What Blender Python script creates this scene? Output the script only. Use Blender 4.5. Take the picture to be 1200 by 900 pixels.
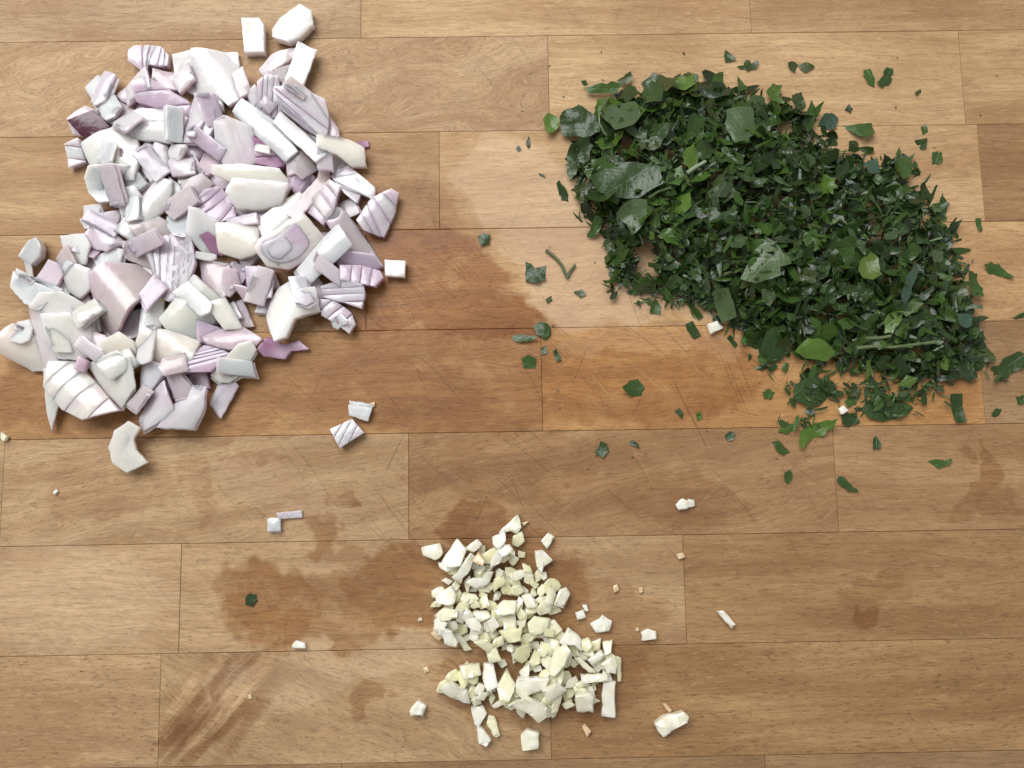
import bpy, bmesh, math, random
import numpy as np
from mathutils import Vector, Euler, Matrix
from mathutils.geometry import delaunay_2d_cdt

for o in list(bpy.data.objects):
    bpy.data.objects.remove(o)
S = bpy.context.scene
C = S.collection
rnd = random.Random(7)

# ------------------------------------------------------------------ camera, world, lamps, exposure
CAM_ROT = (0.10777298, -0.00552886, -0.01650183)
CAM_Y, CAM_H, CAM_F = -0.0334343, 0.29389396, 900.0
cd = bpy.data.cameras.new('camera')
cam = bpy.data.objects.new('camera', cd)
C.objects.link(cam)
cam.location = (0, CAM_Y, CAM_H)
cam.rotation_euler = CAM_ROT
cd.sensor_width = 36.0
cd.lens = 36.0 * CAM_F / 1200.0
cd.clip_start, cd.clip_end = 0.01, 50
S.camera = cam

w = bpy.data.worlds.new('World')
S.world = w
w.use_nodes = True
bg = w.node_tree.nodes['Background']
bg.inputs['Color'].default_value = (0.985, 0.985, 1.0, 1)
bg.inputs['Strength'].default_value = 0.44

def area(name, loc, target, sx, sy, power, col):
    ld = bpy.data.lights.new(name, 'AREA')
    ld.shape = 'RECTANGLE'
    ld.size, ld.size_y = sx, sy
    ld.energy = power
    ld.color = col
    o = bpy.data.objects.new(name, ld)
    C.objects.link(o)
    o.location = loc
    o.rotation_euler = (Vector(target) - Vector(loc)).to_track_quat('-Z', 'Y').to_euler()
    return o
area('window_light', (-0.40, 0.62, 1.0), (0, 0.02, 0), 1.05, 0.75, 18.0, (0.985, 0.99, 1.0))

S.view_settings.view_transform = 'Standard'
S.view_settings.look = 'None'
S.view_settings.exposure = 0.0
S.view_settings.gamma = 1.0
S.view_settings.use_curve_mapping = False
S.cycles.max_bounces = 8

# ------------------------------------------------------------------ photograph -> board plane
ROT = np.array(Euler(CAM_ROT, 'XYZ').to_matrix())
def at(px, py, z=0.0):
    """the point at height z (metres) over the board that lies on this line of sight"""
    d = ROT @ np.array([(px - 600) / CAM_F, -(py - 450) / CAM_F, -1.0])
    t = (z - CAM_H) / d[2]
    return np.array([t * d[0], CAM_Y + t * d[1]])
def poly_at(pts, z=0.0):
    return np.array([at(p[0], p[1], z) for p in pts])
def P(s):
    v = [float(q) for q in s.replace(',', ' ').split()]
    return [(v[i], v[i + 1]) for i in range(0, len(v), 2)]

# ------------------------------------------------------------------ node helpers
class NT:
    def __init__(self, name):
        self.m = bpy.data.materials.new(name)
        self.m.use_nodes = True
        self.t = self.m.node_tree
        self.b = self.t.nodes['Principled BSDF']
    def n(self, typ, inp=None, **kw):
        nd = self.t.nodes.new(typ)
        for k, v in kw.items():
            setattr(nd, k, v)
        for k, v in (inp or {}).items():
            self.put(nd.inputs[k], v)
        return nd
    def put(self, sock, v):
        if isinstance(v, bpy.types.NodeSocket):
            self.t.links.new(v, sock)
        else:
            sock.default_value = v
    def math(self, op, a, b=0.0, clamp=False):
        nd = self.n('ShaderNodeMath', {0: a, 1: b}, operation=op)
        nd.use_clamp = clamp
        return nd.outputs[0]
    def vm(self, op, a, b=None, out=0):
        nd = self.n('ShaderNodeVectorMath', {0: a}, operation=op)
        if b is not None:
            self.put(nd.inputs[1], b)
        return nd.outputs[out]
    def mapping(self, v, loc=(0, 0, 0), rot=(0, 0, 0), sc=(1, 1, 1), vt='POINT'):
        nd = self.n('ShaderNodeMapping', {'Vector': v, 'Location': loc, 'Rotation': rot, 'Scale': sc}, vector_type=vt)
        return nd.outputs[0]
    def noise(self, v, scale, detail=2.0, rough=0.5, dist=0.0, out='Fac'):
        nd = self.n('ShaderNodeTexNoise', {'Vector': v, 'Scale': scale, 'Detail': detail, 'Roughness': rough, 'Distortion': dist})
        return nd.outputs[out]
    def ss(self, v, a, b, lo=0.0, hi=1.0):
        nd = self.n('ShaderNodeMapRange', {'Value': v, 'From Min': a, 'From Max': b, 'To Min': lo, 'To Max': hi}, interpolation_type='SMOOTHSTEP')
        return nd.outputs[0]
    def mix(self, f, a, b, mode='MIX'):
        nd = self.n('ShaderNodeMix', data_type='RGBA', blend_type=mode)
        self.put(nd.inputs[0], f)
        for s, v in ((nd.inputs[6], a), (nd.inputs[7], b)):
            self.put(s, v if isinstance(v, bpy.types.NodeSocket) else (*v, 1.0) if len(v) == 3 else v)
        return nd.outputs[2]
    def attr(self, name, typ='OBJECT', out='Fac'):
        return self.n('ShaderNodeAttribute', attribute_name=name, attribute_type=typ).outputs[out]
    def bump(self, h, strength, dist, normal=None):
        nd = self.n('ShaderNodeBump', {'Height': h, 'Strength': strength, 'Distance': dist})
        if normal is not None:
            self.put(nd.inputs['Normal'], normal)
        return nd.outputs[0]

# ------------------------------------------------------------------ wood
def wet_spots():
    # cx, cy, rx, ry (photo pixels on the board), rotation, strength
    return [
        (505, 322, 108, 62, 22, 1.15), (455, 250, 95, 60, 20, .6), (560, 372, 95, 30, 5, 1.05), (430, 350, 70, 60, 0, 1.05),
        (545, 445, 190, 62, 0, .70), (760, 440, 150, 58, 0, .62), (420, 440, 120, 60, 0, .42), (600, 545, 120, 45, 0, .42),
        (325, 705, 64, 48, 0, .85), (395, 712, 70, 44, 5, .62), (470, 690, 62, 48, -15, .80), (385, 622, 17, 22, 30, .7), (420, 650, 46, 10, 25, .45),
        (405, 585, 17, 10, 10, .75), (352, 592, 30, 8, 30, .4), (300, 560, 60, 22, 20, .35), (225, 580, 50, 18, 70, .35), (130, 565, 70, 40, 0, .3),
        (555, 612, 42, 22, -12, .75), (600, 700, 95, 75, 10, .75), (590, 790, 80, 55, 0, .55), (690, 720, 90, 50, 10, .45), (690, 790, 70, 55, 0, .45),
        (1150, 555, 11, 40, 4, .5), (1158, 592, 34, 20, 0, .36), (1127, 533, 9, 9, 0, .4), (430, 820, 24, 10, -20, .5),
        (120, 460, 140, 48, 0, .62), (250, 480, 90, 34, 0, .5), (790, 585, 90, 30, 5, .4), (700, 560, 90, 50, 0, .3), (1030, 690, 46, 16, -8, .35), (1020, 714, 9, 8, 0, .6),
        (1045, 455, 120, 44, 0, .22), (330, 250, 150, 120, 0, .5), (238, 835, 62, 9, -50, .45), (212, 860, 48, 6, -52, .4), (275, 815, 40, 5, -48, .35), (228, 800, 40, 12, -35, .25), (1130, 350, 90, 90, 0, .15),
    ]

def wood_material():
    T = NT('beech_wood')
    pos = T.n('ShaderNodeTexCoord').outputs['Object']
    mm = T.vm('SCALE', pos)
    mm.node.inputs['Scale'].default_value = 1000.0
    ang, seed = T.attr('grain_angle'), T.attr('seed')
    rot = T.n('ShaderNodeVectorRotate', {'Vector': mm, 'Angle': ang}, rotation_type='Z_AXIS').outputs[0]
    off = T.n('ShaderNodeCombineXYZ', {0: T.math('MULTIPLY', seed, 137.3), 1: T.math('MULTIPLY', seed, 71.7), 2: T.math('MULTIPLY', seed, 13.1)}).outputs[0]
    g0 = T.vm('ADD', rot, off)
    # wandering of the fibres
    wv = T.noise(T.mapping(g0, sc=(.022, .05, .05)), 1.0, 2.0, out='Color')
    wv = T.vm('SUBTRACT', wv, (.5, .5, .5))
    curl = T.attr('curl')
    wv = T.n('ShaderNodeVectorMath', {0: wv, 'Scale': T.math('MULTIPLY', curl, 10.0)}, operation='SCALE').outputs[0]
    g = T.vm('ADD', g0, wv)
    big = T.noise(T.mapping(g, sc=(.012, .07, .05)), 1.0, 3.0, .55)
    band = T.noise(T.mapping(g, sc=(.02, .42, .3)), 1.0, 3.0, .6)
    fibre = T.noise(T.mapping(g, sc=(.11, 1.35, 1.5)), 1.0, 4.0, .7, .3)
    pore = T.noise(T.mapping(g, sc=(.24, 1.0, 1.0)), 1.0, 2.5, .6, .35)
    pores = T.ss(pore, .575, .68)
    pore2 = T.noise(T.mapping(g, loc=(31, 17, 5), sc=(.5, 2.0, 1.0)), 1.0, 1.0, .5)
    fleck = T.ss(pore2, .64, .74)
    light = T.ss(T.noise(T.mapping(g, loc=(71, 37, 5), sc=(.2, 1.3, 1.0)), 1.0, 2.0, .6), .58, .75)
    col = T.mix(T.ss(big, .3, .7), (.355, .214, .100), (.53, .362, .194))
    col = T.mix(T.math('MULTIPLY', T.ss(band, .35, .75), .45), col, (.29, .175, .092))
    col = T.mix(T.math('MULTIPLY', T.ss(fibre, .42, .68), .50), col, (.225, .130, .068))
    ps = T.attr('pores')
    col = T.mix(T.math('MULTIPLY', light, .42), col, (.62, .45, .27))
    col = T.mix(T.math('MULTIPLY', T.math('MULTIPLY', pores, .42), ps), col, (.165, .090, .048))
    col = T.mix(T.math('MULTIPLY', T.math('MULTIPLY', fleck, .5), ps), col, (.14, .075, .04))
    col = T.mix(1.0, col, T.attr('tint', out='Color'), 'MULTIPLY')
    # blotches of old wear over the whole board
    blot = T.noise(mm, .022, 4.0, .6)
    col = T.mix(T.math('MULTIPLY', T.ss(blot, .45, .7), .22), col, (.25, .13, .062))
    # bold diagonal figure in one block
    fm = T.mapping(pos, loc=(at(255, 830)[0], at(255, 830)[1], 0), rot=(0, 0, math.radians(42)), sc=(.036, .019, 1), vt='TEXTURE')
    fm = T.ss(T.vm('LENGTH', T.vm('MULTIPLY', fm, (1, 1, 0)), out=1), .35, 1.15, 1.0, 0.0)
    fm = T.math('MULTIPLY', fm, T.attr('figure'))
    fw = T.vm('ADD', mm, T.n('ShaderNodeCombineXYZ', {0: T.math('MULTIPLY', T.noise(mm, .04, 2.0), 9.0)}).outputs[0])
    fs = T.noise(T.mapping(T.mapping(fw, rot=(0, 0, math.radians(-47))), sc=(.016, .21, 1)), 1.0, 3.0, .6)
    col = T.mix(T.math('MULTIPLY', fm, T.ss(fs, .40, .60)), col, T.mix(1.0, col, (.58, .45, .34), 'MULTIPLY'))
    col = T.mix(T.math('MULTIPLY', fm, T.ss(fs, .42, .30)), col, T.mix(1.0, col, (1.25, 1.25, 1.22), 'MULTIPLY'))
    # wet and stained patches
    d1 = T.vm('SUBTRACT', T.noise(mm, .045, 3.0, .6, out='Color'), (.5, .5, .5))
    d2 = T.vm('SUBTRACT', T.noise(mm, .28, 3.0, .6, out='Color'), (.5, .5, .5))
    d1 = T.n('ShaderNodeVectorMath', {0: d1, 'Scale': .030}, operation='SCALE').outputs[0]
    d2 = T.n('ShaderNodeVectorMath', {0: d2, 'Scale': .0035}, operation='SCALE').outputs[0]
    dp = T.vm('MULTIPLY', T.vm('ADD', T.vm('ADD', pos, d1), d2), (1, 1, 0))
    wet = None
    for cx, cy, rx, ry, a, st in wet_spots():
        c = at(cx, cy)
        k = .000333
        v = T.mapping(dp, loc=(c[0], c[1], 0), rot=(0, 0, -math.radians(a)), sc=(rx * k, ry * k, 1), vt='TEXTURE')
        ln = T.vm('LENGTH', v, out=1)
        e = T.ss(ln, .84, 1.12, st, 0.0)
        wet = e if wet is None else T.math('MAXIMUM', wet, e)
    dry = None
    for cx, cy, rx, ry, a, st in ((690, 318, 82, 66, 25, 1.0), (610, 218, 78, 56, 25, .85), (640, 280, 70, 40, 45, .9), (760, 345, 110, 32, 0, .7), (800, 400, 150, 16, 0, .35), (60, 700, 140, 60, 0, .3), (330, 575, 90, 22, 20, .4), (400, 780, 170, 26, -10, .4)):
        c = at(cx, cy)
        k = .000333
        v = T.mapping(dp, loc=(c[0], c[1], 0), rot=(0, 0, -math.radians(a)), sc=(rx * k, ry * k, 1), vt='TEXTURE')
        e = T.ss(T.vm('LENGTH', v, out=1), .86, 1.12, st, 0.0)
        dry = e if dry is None else T.math('MAXIMUM', dry, e)
    pale = T.mix(.5, T.mix(1.0, col, (1.22, 1.24, 1.30), 'MULTIPLY'), T.mix(1.0, T.mix(fibre, (.66, .50, .36), (.44, .30, .19)), (1, 1, 1), 'MULTIPLY'))
    col = T.mix(T.math('MULTIPLY', dry, .75), col, pale)
    lace = T.math('ADD', .62, T.math('MULTIPLY', T.ss(T.noise(mm, .075, 4.0, .65), .36, .52), .38))
    wet = T.math('MULTIPLY', wet, lace)
    wet = T.math('MULTIPLY', wet, T.math('SUBTRACT', 1.0, T.math('MULTIPLY', dry, .92)))
    wcol = T.mix(1.0, col, (.57, .38, .20), 'MULTIPLY')
    col = T.mix(wet, col, wcol)
    v2 = T.n('ShaderNodeTexVoronoi', {'Vector': T.vm('MULTIPLY', g, (1, 1.8, 0)), 'Scale': .05}, feature='F1')
    sel = T.n('ShaderNodeSeparateColor', {0: v2.outputs['Color']}).outputs[0]
    spk = T.math('MULTIPLY', T.ss(v2.outputs['Distance'], .012, .034, 1.0, 0.0), T.math('GREATER_THAN', sel, .72))
    col = T.mix(T.math('MULTIPLY', spk, .75), col, (.07, .035, .018))
    # knife scratches: long thin cuts in three directions
    scr = None
    for i, (a, sx, sy, lo) in enumerate(((-52, .016, 1.1, .735), (-44, .02, 1.3, .74), (63, .02, 1.2, .76), (-12, .02, 1.5, .77), (-70, .018, 1.2, .75))):
        v = T.mapping(mm, loc=(11 * i, 7 * i, 3 * i), rot=(0, 0, math.radians(-a)))
        v = T.vm('ADD', v, T.n('ShaderNodeCombineXYZ', {1: T.math('MULTIPLY', T.noise(v, .03, 0.0), 5.0)}).outputs[0])
        q = T.noise(T.mapping(v, sc=(sx, sy, 1)), 1.0, 0.0)
        e = T.math('MULTIPLY', T.ss(q, lo, lo + .04), T.ss(T.noise(T.mapping(mm, loc=(50 * i, 0, 9)), .03, 1.0), .42, .6))
        scr = e if scr is None else T.math('MAXIMUM', scr, e)
    zone = T.mapping(pos, loc=(at(640, 480)[0], at(640, 480)[1], 0), sc=(.11, .055, 1), vt='TEXTURE')
    zone = T.ss(T.vm('LENGTH', T.vm('MULTIPLY', zone, (1, 1, 0)), out=1), .3, 1.5, 1.0, .25)
    scr = T.math('MULTIPLY', scr, zone)
    col = T.mix(T.math('MULTIPLY', scr, .42), col, (.10, .055, .028))
    sc2 = None
    for i, (a, sx, sy, lo) in enumerate(((-56, .014, .9, .725), (-38, .018, 1.0, .735), (40, .018, 1.0, .75), (75, .016, 1.0, .75))):
        v = T.mapping(mm, loc=(23 * i + 5, 9 * i, 4 * i), rot=(0, 0, math.radians(-a)))
        v = T.vm('ADD', v, T.n('ShaderNodeCombineXYZ', {1: T.math('MULTIPLY', T.noise(v, .025, 0.0), 6.0)}).outputs[0])
        e = T.math('MULTIPLY', T.ss(T.noise(T.mapping(v, sc=(sx, sy, 1)), 1.0, 0.0), lo, lo + .03), T.ss(T.noise(T.mapping(mm, loc=(70 * i, 0, 2)), .028, 1.0), .42, .58))
        sc2 = e if sc2 is None else T.math('MAXIMUM', sc2, e)
    col = T.mix(T.math('MULTIPLY', T.math('MULTIPLY', sc2, zone), .11), col, (.60, .44, .28))
    T.put(T.b.inputs['Base Color'], col)
    rough = T.math('SUBTRACT', T.math('ADD', .62, T.math('MULTIPLY', fibre, .10)), T.math('MULTIPLY', wet, .27))
    T.put(T.b.inputs['Roughness'], rough)
    T.b.inputs['Specular IOR Level'].default_value = .32
    h = T.math('SUBTRACT', T.math('MULTIPLY', fibre, .5), T.math('ADD', T.math('MULTIPLY', pores, .35), T.math('MULTIPLY', scr, 1.2)))
    T.put(T.b.inputs['Normal'], T.bump(h, .6, .00025))
    return T.m

def plain(name, col, rough=.6):
    T = NT(name)
    p = T.n('ShaderNodeTexCoord').outputs['Object']
    f = T.noise(p, 60, 3)
    T.put(T.b.inputs['Base Color'], T.mix(f, tuple(c * .9 for c in col), col))
    T.b.inputs['Roughness'].default_value = rough
    return T.m

M_WOOD = wood_material()
M_GLUE = plain('dark_glue', (.06, .032, .018), .8)
M_TOP = plain('pale_stone', (.42, .41, .39), .5)

def link_mesh(name, verts, faces, mat, parent=None, smooth=False, sharp=None):
    me = bpy.data.meshes.new(name)
    me.from_pydata([tuple(v) for v in verts], [], faces)
    me.update()
    if smooth:
        me.polygons.foreach_set('use_smooth', [True] * len(me.polygons))
        if sharp:
            me.set_sharp_from_angle(angle=math.radians(sharp))
    me.materials.append(mat)
    o = bpy.data.objects.new(name, me)
    C.objects.link(o)
    if parent:
        o.parent = parent
    return o

def thing(name, label, cat, group=None, loc=(0, 0, 0)):
    o = bpy.data.objects.new(name, None)
    C.objects.link(o)
    o.location = loc
    o.empty_display_size = .01
    o['label'] = label
    o['category'] = cat
    if group:
        o['group'] = group
    return o

def box(x0, x1, y0, y1, z0, z1, ch=0.0):
    if ch == 0:
        v = [(x, y, z) for z in (z0, z1) for y in (y0, y1) for x in (x0, x1)]
        f = [(0, 2, 3, 1), (4, 5, 7, 6), (0, 1, 5, 4), (1, 3, 7, 5), (3, 2, 6, 7), (2, 0, 4, 6)]
        return v, f
    def ring(i, z):
        return [(x0 + i, y0 + i, z), (x1 - i, y0 + i, z), (x1 - i, y1 - i, z), (x0 + i, y1 - i, z)]
    v = ring(0, z0) + ring(0, z1 - ch) + ring(ch * .35, z1 - ch * .3) + ring(ch, z1)
    f = [(3, 2, 1, 0), (12, 13, 14, 15)]
    for r in range(3):
        for i in range(4):
            j = (i + 1) % 4
            f.append((r * 4 + i, r * 4 + j, r * 4 + 4 + j, r * 4 + 4 + i))
    return v, f

# ------------------------------------------------------------------ the setting and the board
BX0, BX1, BT = -.262, .262, .036
wt = link_mesh('worktop', *box(-.9, .9, -.7, .7, -.09, -BT - .002), M_TOP)
wt['kind'] = 'structure'

board = thing('chopping_board', 'large beech chopping board of glued wooden blocks with damp stains and knife marks', 'chopping board', loc=(0, 0, -BT))
def row_x(k, px):
    y = .16 - .04 * k
    # photo pixel column of a joint in row k -> board x
    py = {0: 20, 1: 95, 2: 205, 3: 320, 4: 445, 5: 570, 6: 700, 7: 830, 8: 960, 9: 1090, -1: -80}[k]
    return at(px, py)[0]
# row: joints (pixel columns), then per block (r,g,b factor), grain angle deg, curl, pores
ROWS = {  # factors mix block tone with painted light falloff towards the lower right
    -1: ([200, 760], [((1, .97, .95), 0, .4, .6), ((1, .97, .93), 0, .4, .6), ((.9, .87, .84), 0, .4, .6)]),
    0: ([423, 880], [((.98, .99, 1.06), .5, .6, .75), ((1.10, 1.08, 1.05), .5, .5, .55), ((.95, .90, .84), -.5, .5, .6)]),
    1: ([643, 1128], [((1.0, .99, 1.02), -12, 4.0, .8), ((1.14, 1.13, 1.08), 1, .7, .5), ((1.02, .97, .90), 0, .5, .4)]),
    2: ([515, 1150], [((1.0, .96, .92), 1, .6, .55), ((1.16, 1.13, 1.08), -1, .7, .6), ((.76, .67, .58), 0, .4, .7)]),
    3: ([429], [((1.02, 1.0, .98), 1, .5, .6), ((1.12, 1.04, .93), -1, 1.0, .75)]),
    4: ([635, 1151], [((.94, .80, .62), -1, .8, .8), ((1.10, .91, .65), 1, 1.0, .75), ((.82, .76, .72), 0, .4, .7)]),
    5: ([3, 479, 980], [((.95, .95, .95), 0, .5, .6), ((.97, .96, .95), -6, 1.3, .85), ((.80, .71, .62), -9, 1.6, .7), ((.84, .75, .66), 1, .6, .75)]),
    6: ([211, 803], [((1.05, 1.04, 1.04), 1.5, .7, .75), ((.99, .97, .95), 1, .8, .9), ((.78, .69, .57), 0, .6, .9)]),
    7: ([187, 645], [((1.0, .97, .95), 0, .35, 1.25), ((.98, .97, .95), 14, 2.4, 1.0), ((.82, .73, .60), -2, .5, 1.25)]),
    8: ([400, 900], [((.72, .66, .60), 0, .5, .8), ((.70, .64, .58), 0, .5, .8), ((.66, .60, .54), 0, .5, .8)]),
    9: ([250, 700], [((.9, .9, .9), 0, .5, .8)] * 3),
}
GAP = .00006
for k, (js, props) in ROWS.items():
    y1 = .18 - .04 * k
    xs = [BX0] + [row_x(k, p) for p in js] + [BX1]
    for i, (col, a, curl, pores) in enumerate(props):
        top = rnd.uniform(-.00012, .00012) + BT
        v, f = box(xs[i] + GAP * .6, xs[i + 1] - GAP * .6, y1 - .04 + GAP, y1 - GAP, 0, top, .00022)
        o = link_mesh('block', v, f, M_WOOD, board)
        o['tint'] = [float(c) for c in col]
        o['grain_angle'] = math.radians(a)
        o['seed'] = rnd.uniform(0, 50)
        o['curl'] = curl
        o['pores'] = pores
        o['figure'] = 1.0 if (k, i) == (7, 1) else 0.0
v, f = box(BX0 + .001, BX1 - .001, -.218, .218, .0005, BT - .0011)
link_mesh('glue_core', v, f, M_GLUE, board)

# ------------------------------------------------------------------ materials of the food
def onion_material(name='onion_flesh'):
    T = NT(name)
    uv = T.n('ShaderNodeUVMap', uv_map='UVMap').outputs[0]
    tint = T.attr('tint', out='Color')
    skin = T.attr('rim', 'GEOMETRY')
    seed = T.attr('seed')
    off = T.n('ShaderNodeCombineXYZ', {0: T.math('MULTIPLY', seed, 31.0), 1: T.math('MULTIPLY', seed, 17.0), 2: seed}).outputs[0]
    p = T.vm('ADD', uv, off)
    vein = T.noise(T.mapping(p, sc=(.05, .55, 1)), 1.0, 3.0, .6, .5)
    fine = T.noise(p, .9, 3.0, .6)
    lil = T.attr('lilac')
    grad = T.noise(p, .05, 1.0, .5)
    c = T.mix(T.math('MULTIPLY', T.ss(grad, .40, .62), T.math('MULTIPLY', lil, 1.1)), tint, (.61, .45, .56))
    c = T.mix(T.math('MULTIPLY', T.math('MULTIPLY', T.ss(vein, .48, .74), .55), lil), c, (.47, .31, .43))
    pale = T.noise(p, .08, 1.0, .5)
    c = T.mix(T.math('MULTIPLY', T.ss(pale, .52, .70), .6), c, T.mix(1.0, c, (.86, .84, .80), 'MULTIPLY'))
    c = T.mix(T.math('MULTIPLY', skin, T.math('ADD', .03, T.math('MULTIPLY', lil, .95), True)), c, (.47, .25, .41))
    T.put(T.b.inputs['Base Color'], c)
    T.b.inputs['Roughness'].default_value = .27
    T.b.inputs['Specular IOR Level'].default_value = .5
    T.put(T.b.inputs['Subsurface Weight'], T.math('SUBTRACT', 1.0, T.attr('dense')))
    T.b.inputs['Subsurface Radius'].default_value = (1.0, .86, .78)
    T.b.inputs['Subsurface Scale'].default_value = .0065
    soft = T.noise(p, .22, 2.0, .5)
    h = T.math('ADD', T.math('MULTIPLY', vein, .25), T.math('MULTIPLY', soft, 1.0))
    T.put(T.b.inputs['Normal'], T.bump(h, .45, .0010))
    T.put(T.b.inputs['Coat Weight'], T.math('SUBTRACT', .6, T.math('MULTIPLY', T.attr('dense'), .55)))
    T.b.inputs['Coat Roughness'].default_value = .13
    return T.m

def garlic_material():
    T = NT('garlic_flesh')
    p = T.n('ShaderNodeTexCoord').outputs['Object']
    tint = T.attr('tint', out='Color')
    seed = T.attr('seed')
    p = T.vm('ADD', p, T.n('ShaderNodeCombineXYZ', {2: T.math('MULTIPLY', seed, .37)}).outputs[0])
    m = T.noise(p, 260, 3.0, .6)
    c = T.mix(T.math('MULTIPLY', T.ss(m, .42, .7), .45), tint, (.74, .68, .42))
    T.put(T.b.inputs['Base Color'], c)
    T.b.inputs['Roughness'].default_value = .26
    T.b.inputs['Specular IOR Level'].default_value = .5
    T.b.inputs['Coat Weight'].default_value = .5
    T.b.inputs['Coat Roughness'].default_value = .15
    T.b.inputs['Subsurface Weight'].default_value = .45
    T.b.inputs['Subsurface Radius'].default_value = (1.0, .9, .6)
    T.b.inputs['Subsurface Scale'].default_value = .0030
    T.put(T.b.inputs['Normal'], T.bump(T.noise(p, 500, 2.0, .5), .3, .0004))
    return T.m

def leaf_material(name, typ):
    T = NT(name)
    uv = T.n('ShaderNodeUVMap', uv_map='UVMap').outputs[0]
    tint = T.attr('tint', typ, 'Color')
    n1 = T.noise(uv, .35, 3.0, .6)
    xyz = T.n('ShaderNodeSeparateXYZ', {0: uv}).outputs
    ay = T.math('ABSOLUTE', xyz[1])
    tt = T.math('ADD', T.math('SUBTRACT', xyz[0], T.math('MULTIPLY', ay, .9)), T.math('MULTIPLY', n1, 1.2))
    pp = T.math('PINGPONG', tt, 1.25)
    vein = T.math('MAXIMUM', T.math('MULTIPLY', T.ss(pp, 0.0, .22, 1.0, 0.0), .6), T.ss(ay, .08, .30, 1.0, 0.0))
    c = T.mix(n1, T.mix(1.0, tint, (.72, .75, .7), 'MULTIPLY'), T.mix(1.0, tint, (1.3, 1.25, 1.15), 'MULTIPLY'))
    c = T.mix(T.math('MULTIPLY', vein, .15), c, T.mix(.5, tint, (.17, .24, .10)))
    back = T.n('ShaderNodeNewGeometry').outputs['Backfacing']
    c = T.mix(T.math('MULTIPLY', back, .6), c, (.085, .135, .075))
    T.put(T.b.inputs['Base Color'], c)
    T.b.inputs['Roughness'].default_value = .28
    T.b.inputs['Specular IOR Level'].default_value = .48
    h = T.math('ADD', T.math('MULTIPLY', n1, .6), T.math('MULTIPLY', vein, -.15))
    T.put(T.b.inputs['Normal'], T.bump(h, .5, .0008))
    tr = T.n('ShaderNodeBsdfTranslucent', {'Color': T.mix(1.0, c, (1.1, 1.6, .5), 'MULTIPLY')})
    mx = T.n('ShaderNodeMixShader', {0: .18, 1: T.b.outputs[0], 2: tr.outputs[0]})
    T.t.links.new(mx.outputs[0], T.t.nodes['Material Output'].inputs[0])
    return T.m

M_ONION = onion_material()
M_GARLIC = garlic_material()
M_LEAF = leaf_material('parsley_leaf', 'OBJECT')
M_LEAFS = leaf_material('parsley_bits', 'GEOMETRY')

# ------------------------------------------------------------------ height field: what already lies where
RES, HX0, HY0, HNX, HNY = .0006, -.24, -.20, 800, 660
H = np.zeros((HNY, HNX))
ID = np.zeros((HNY, HNX), int)
CUR = [0]
def cells(poly):
    lo, hi = poly.min(0), poly.max(0)
    i0, i1 = max(0, int((lo[0] - HX0) / RES)), min(HNX - 1, int((hi[0] - HX0) / RES) + 1)
    j0, j1 = max(0, int((lo[1] - HY0) / RES)), min(HNY - 1, int((hi[1] - HY0) / RES) + 1)
    xs = HX0 + (np.arange(i0, i1 + 1) + .5) * RES
    ys = HY0 + (np.arange(j0, j1 + 1) + .5) * RES
    X, Y = np.meshgrid(xs, ys)
    ins = np.zeros(X.shape, bool)
    n = len(poly)
    for a in range(n):
        x1, y1 = poly[a]
        x2, y2 = poly[(a + 1) % n]
        if y1 == y2:
            continue
        c = (y1 > Y) != (y2 > Y)
        ins ^= c & (X < (x2 - x1) * (Y - y1) / (y2 - y1) + x1)
    return (slice(j0, j1 + 1), slice(i0, i1 + 1)), ins, X, Y

def settle(poly, thick, max_slope=.45, q=80, damp=.75, sink=0.0):
    """plane z = a + b x + c y the piece rests on; raises the height field to its top"""
    sl, ins, X, Y = cells(poly)
    if ins.sum() < 4:
        c = poly.mean(0)
        i, j = int((c[0] - HX0) / RES), int((c[1] - HY0) / RES)
        z = H[j, i]
        return (z, 0, 0), c
    c = poly.mean(0)
    h = H[sl][ins]
    A = np.stack([np.ones(len(h)), X[ins] - c[0], Y[ins] - c[1]], 1)
    k = np.linalg.lstsq(A, h, rcond=None)[0]
    s = math.hypot(k[1], k[2])
    f = damp * (min(1, max_slope / s) if s > 1e-6 else 1)
    b, d = k[1] * f, k[2] * f
    r = h - (b * A[:, 1] + d * A[:, 2])
    a = max(np.percentile(r, q), (r.max() - thick * .9)) - sink
    a = max(a, np.max(-(b * A[:, 1] + d * A[:, 2])) * .6, 0.0) if h.max() < 1e-5 else a
    top = a + b * A[:, 1] + d * A[:, 2] + thick
    hs, ids = H[sl], ID[sl]
    CUR[0] += 1
    t2 = ids[ins]
    t2[top > h] = CUR[0]
    ids[ins] = t2
    hs[ins] = np.maximum(h, top)
    return (a, b, d), c

def raise_field(poly, top):
    sl, ins, X, Y = cells(poly)
    hs = H[sl]
    hs[ins] = np.maximum(hs[ins], top)

def mean_height(poly):
    sl, ins, X, Y = cells(poly)
    return float(H[sl][ins].mean()) if ins.any() else 0.0

# ------------------------------------------------------------------ piece meshes
def ccw(p):
    a = np.sum(p[:, 0] * np.roll(p[:, 1], -1) - np.roll(p[:, 0], -1) * p[:, 1])
    return p if a > 0 else p[::-1].copy()

def densify(p, step, jit, R):
    out = []
    n = len(p)
    for i in range(n):
        a, b = p[i], p[(i + 1) % n]
        L = np.linalg.norm(b - a)
        m = max(1, int(round(L / step)))
        nn = np.array([b[1] - a[1], a[0] - b[0]]) / max(L, 1e-9)
        for k in range(m):
            q = a + (b - a) * k / m
            if k:
                q = q + nn * R.gauss(0, jit)
            out.append(q)
    return np.array(out)

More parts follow.
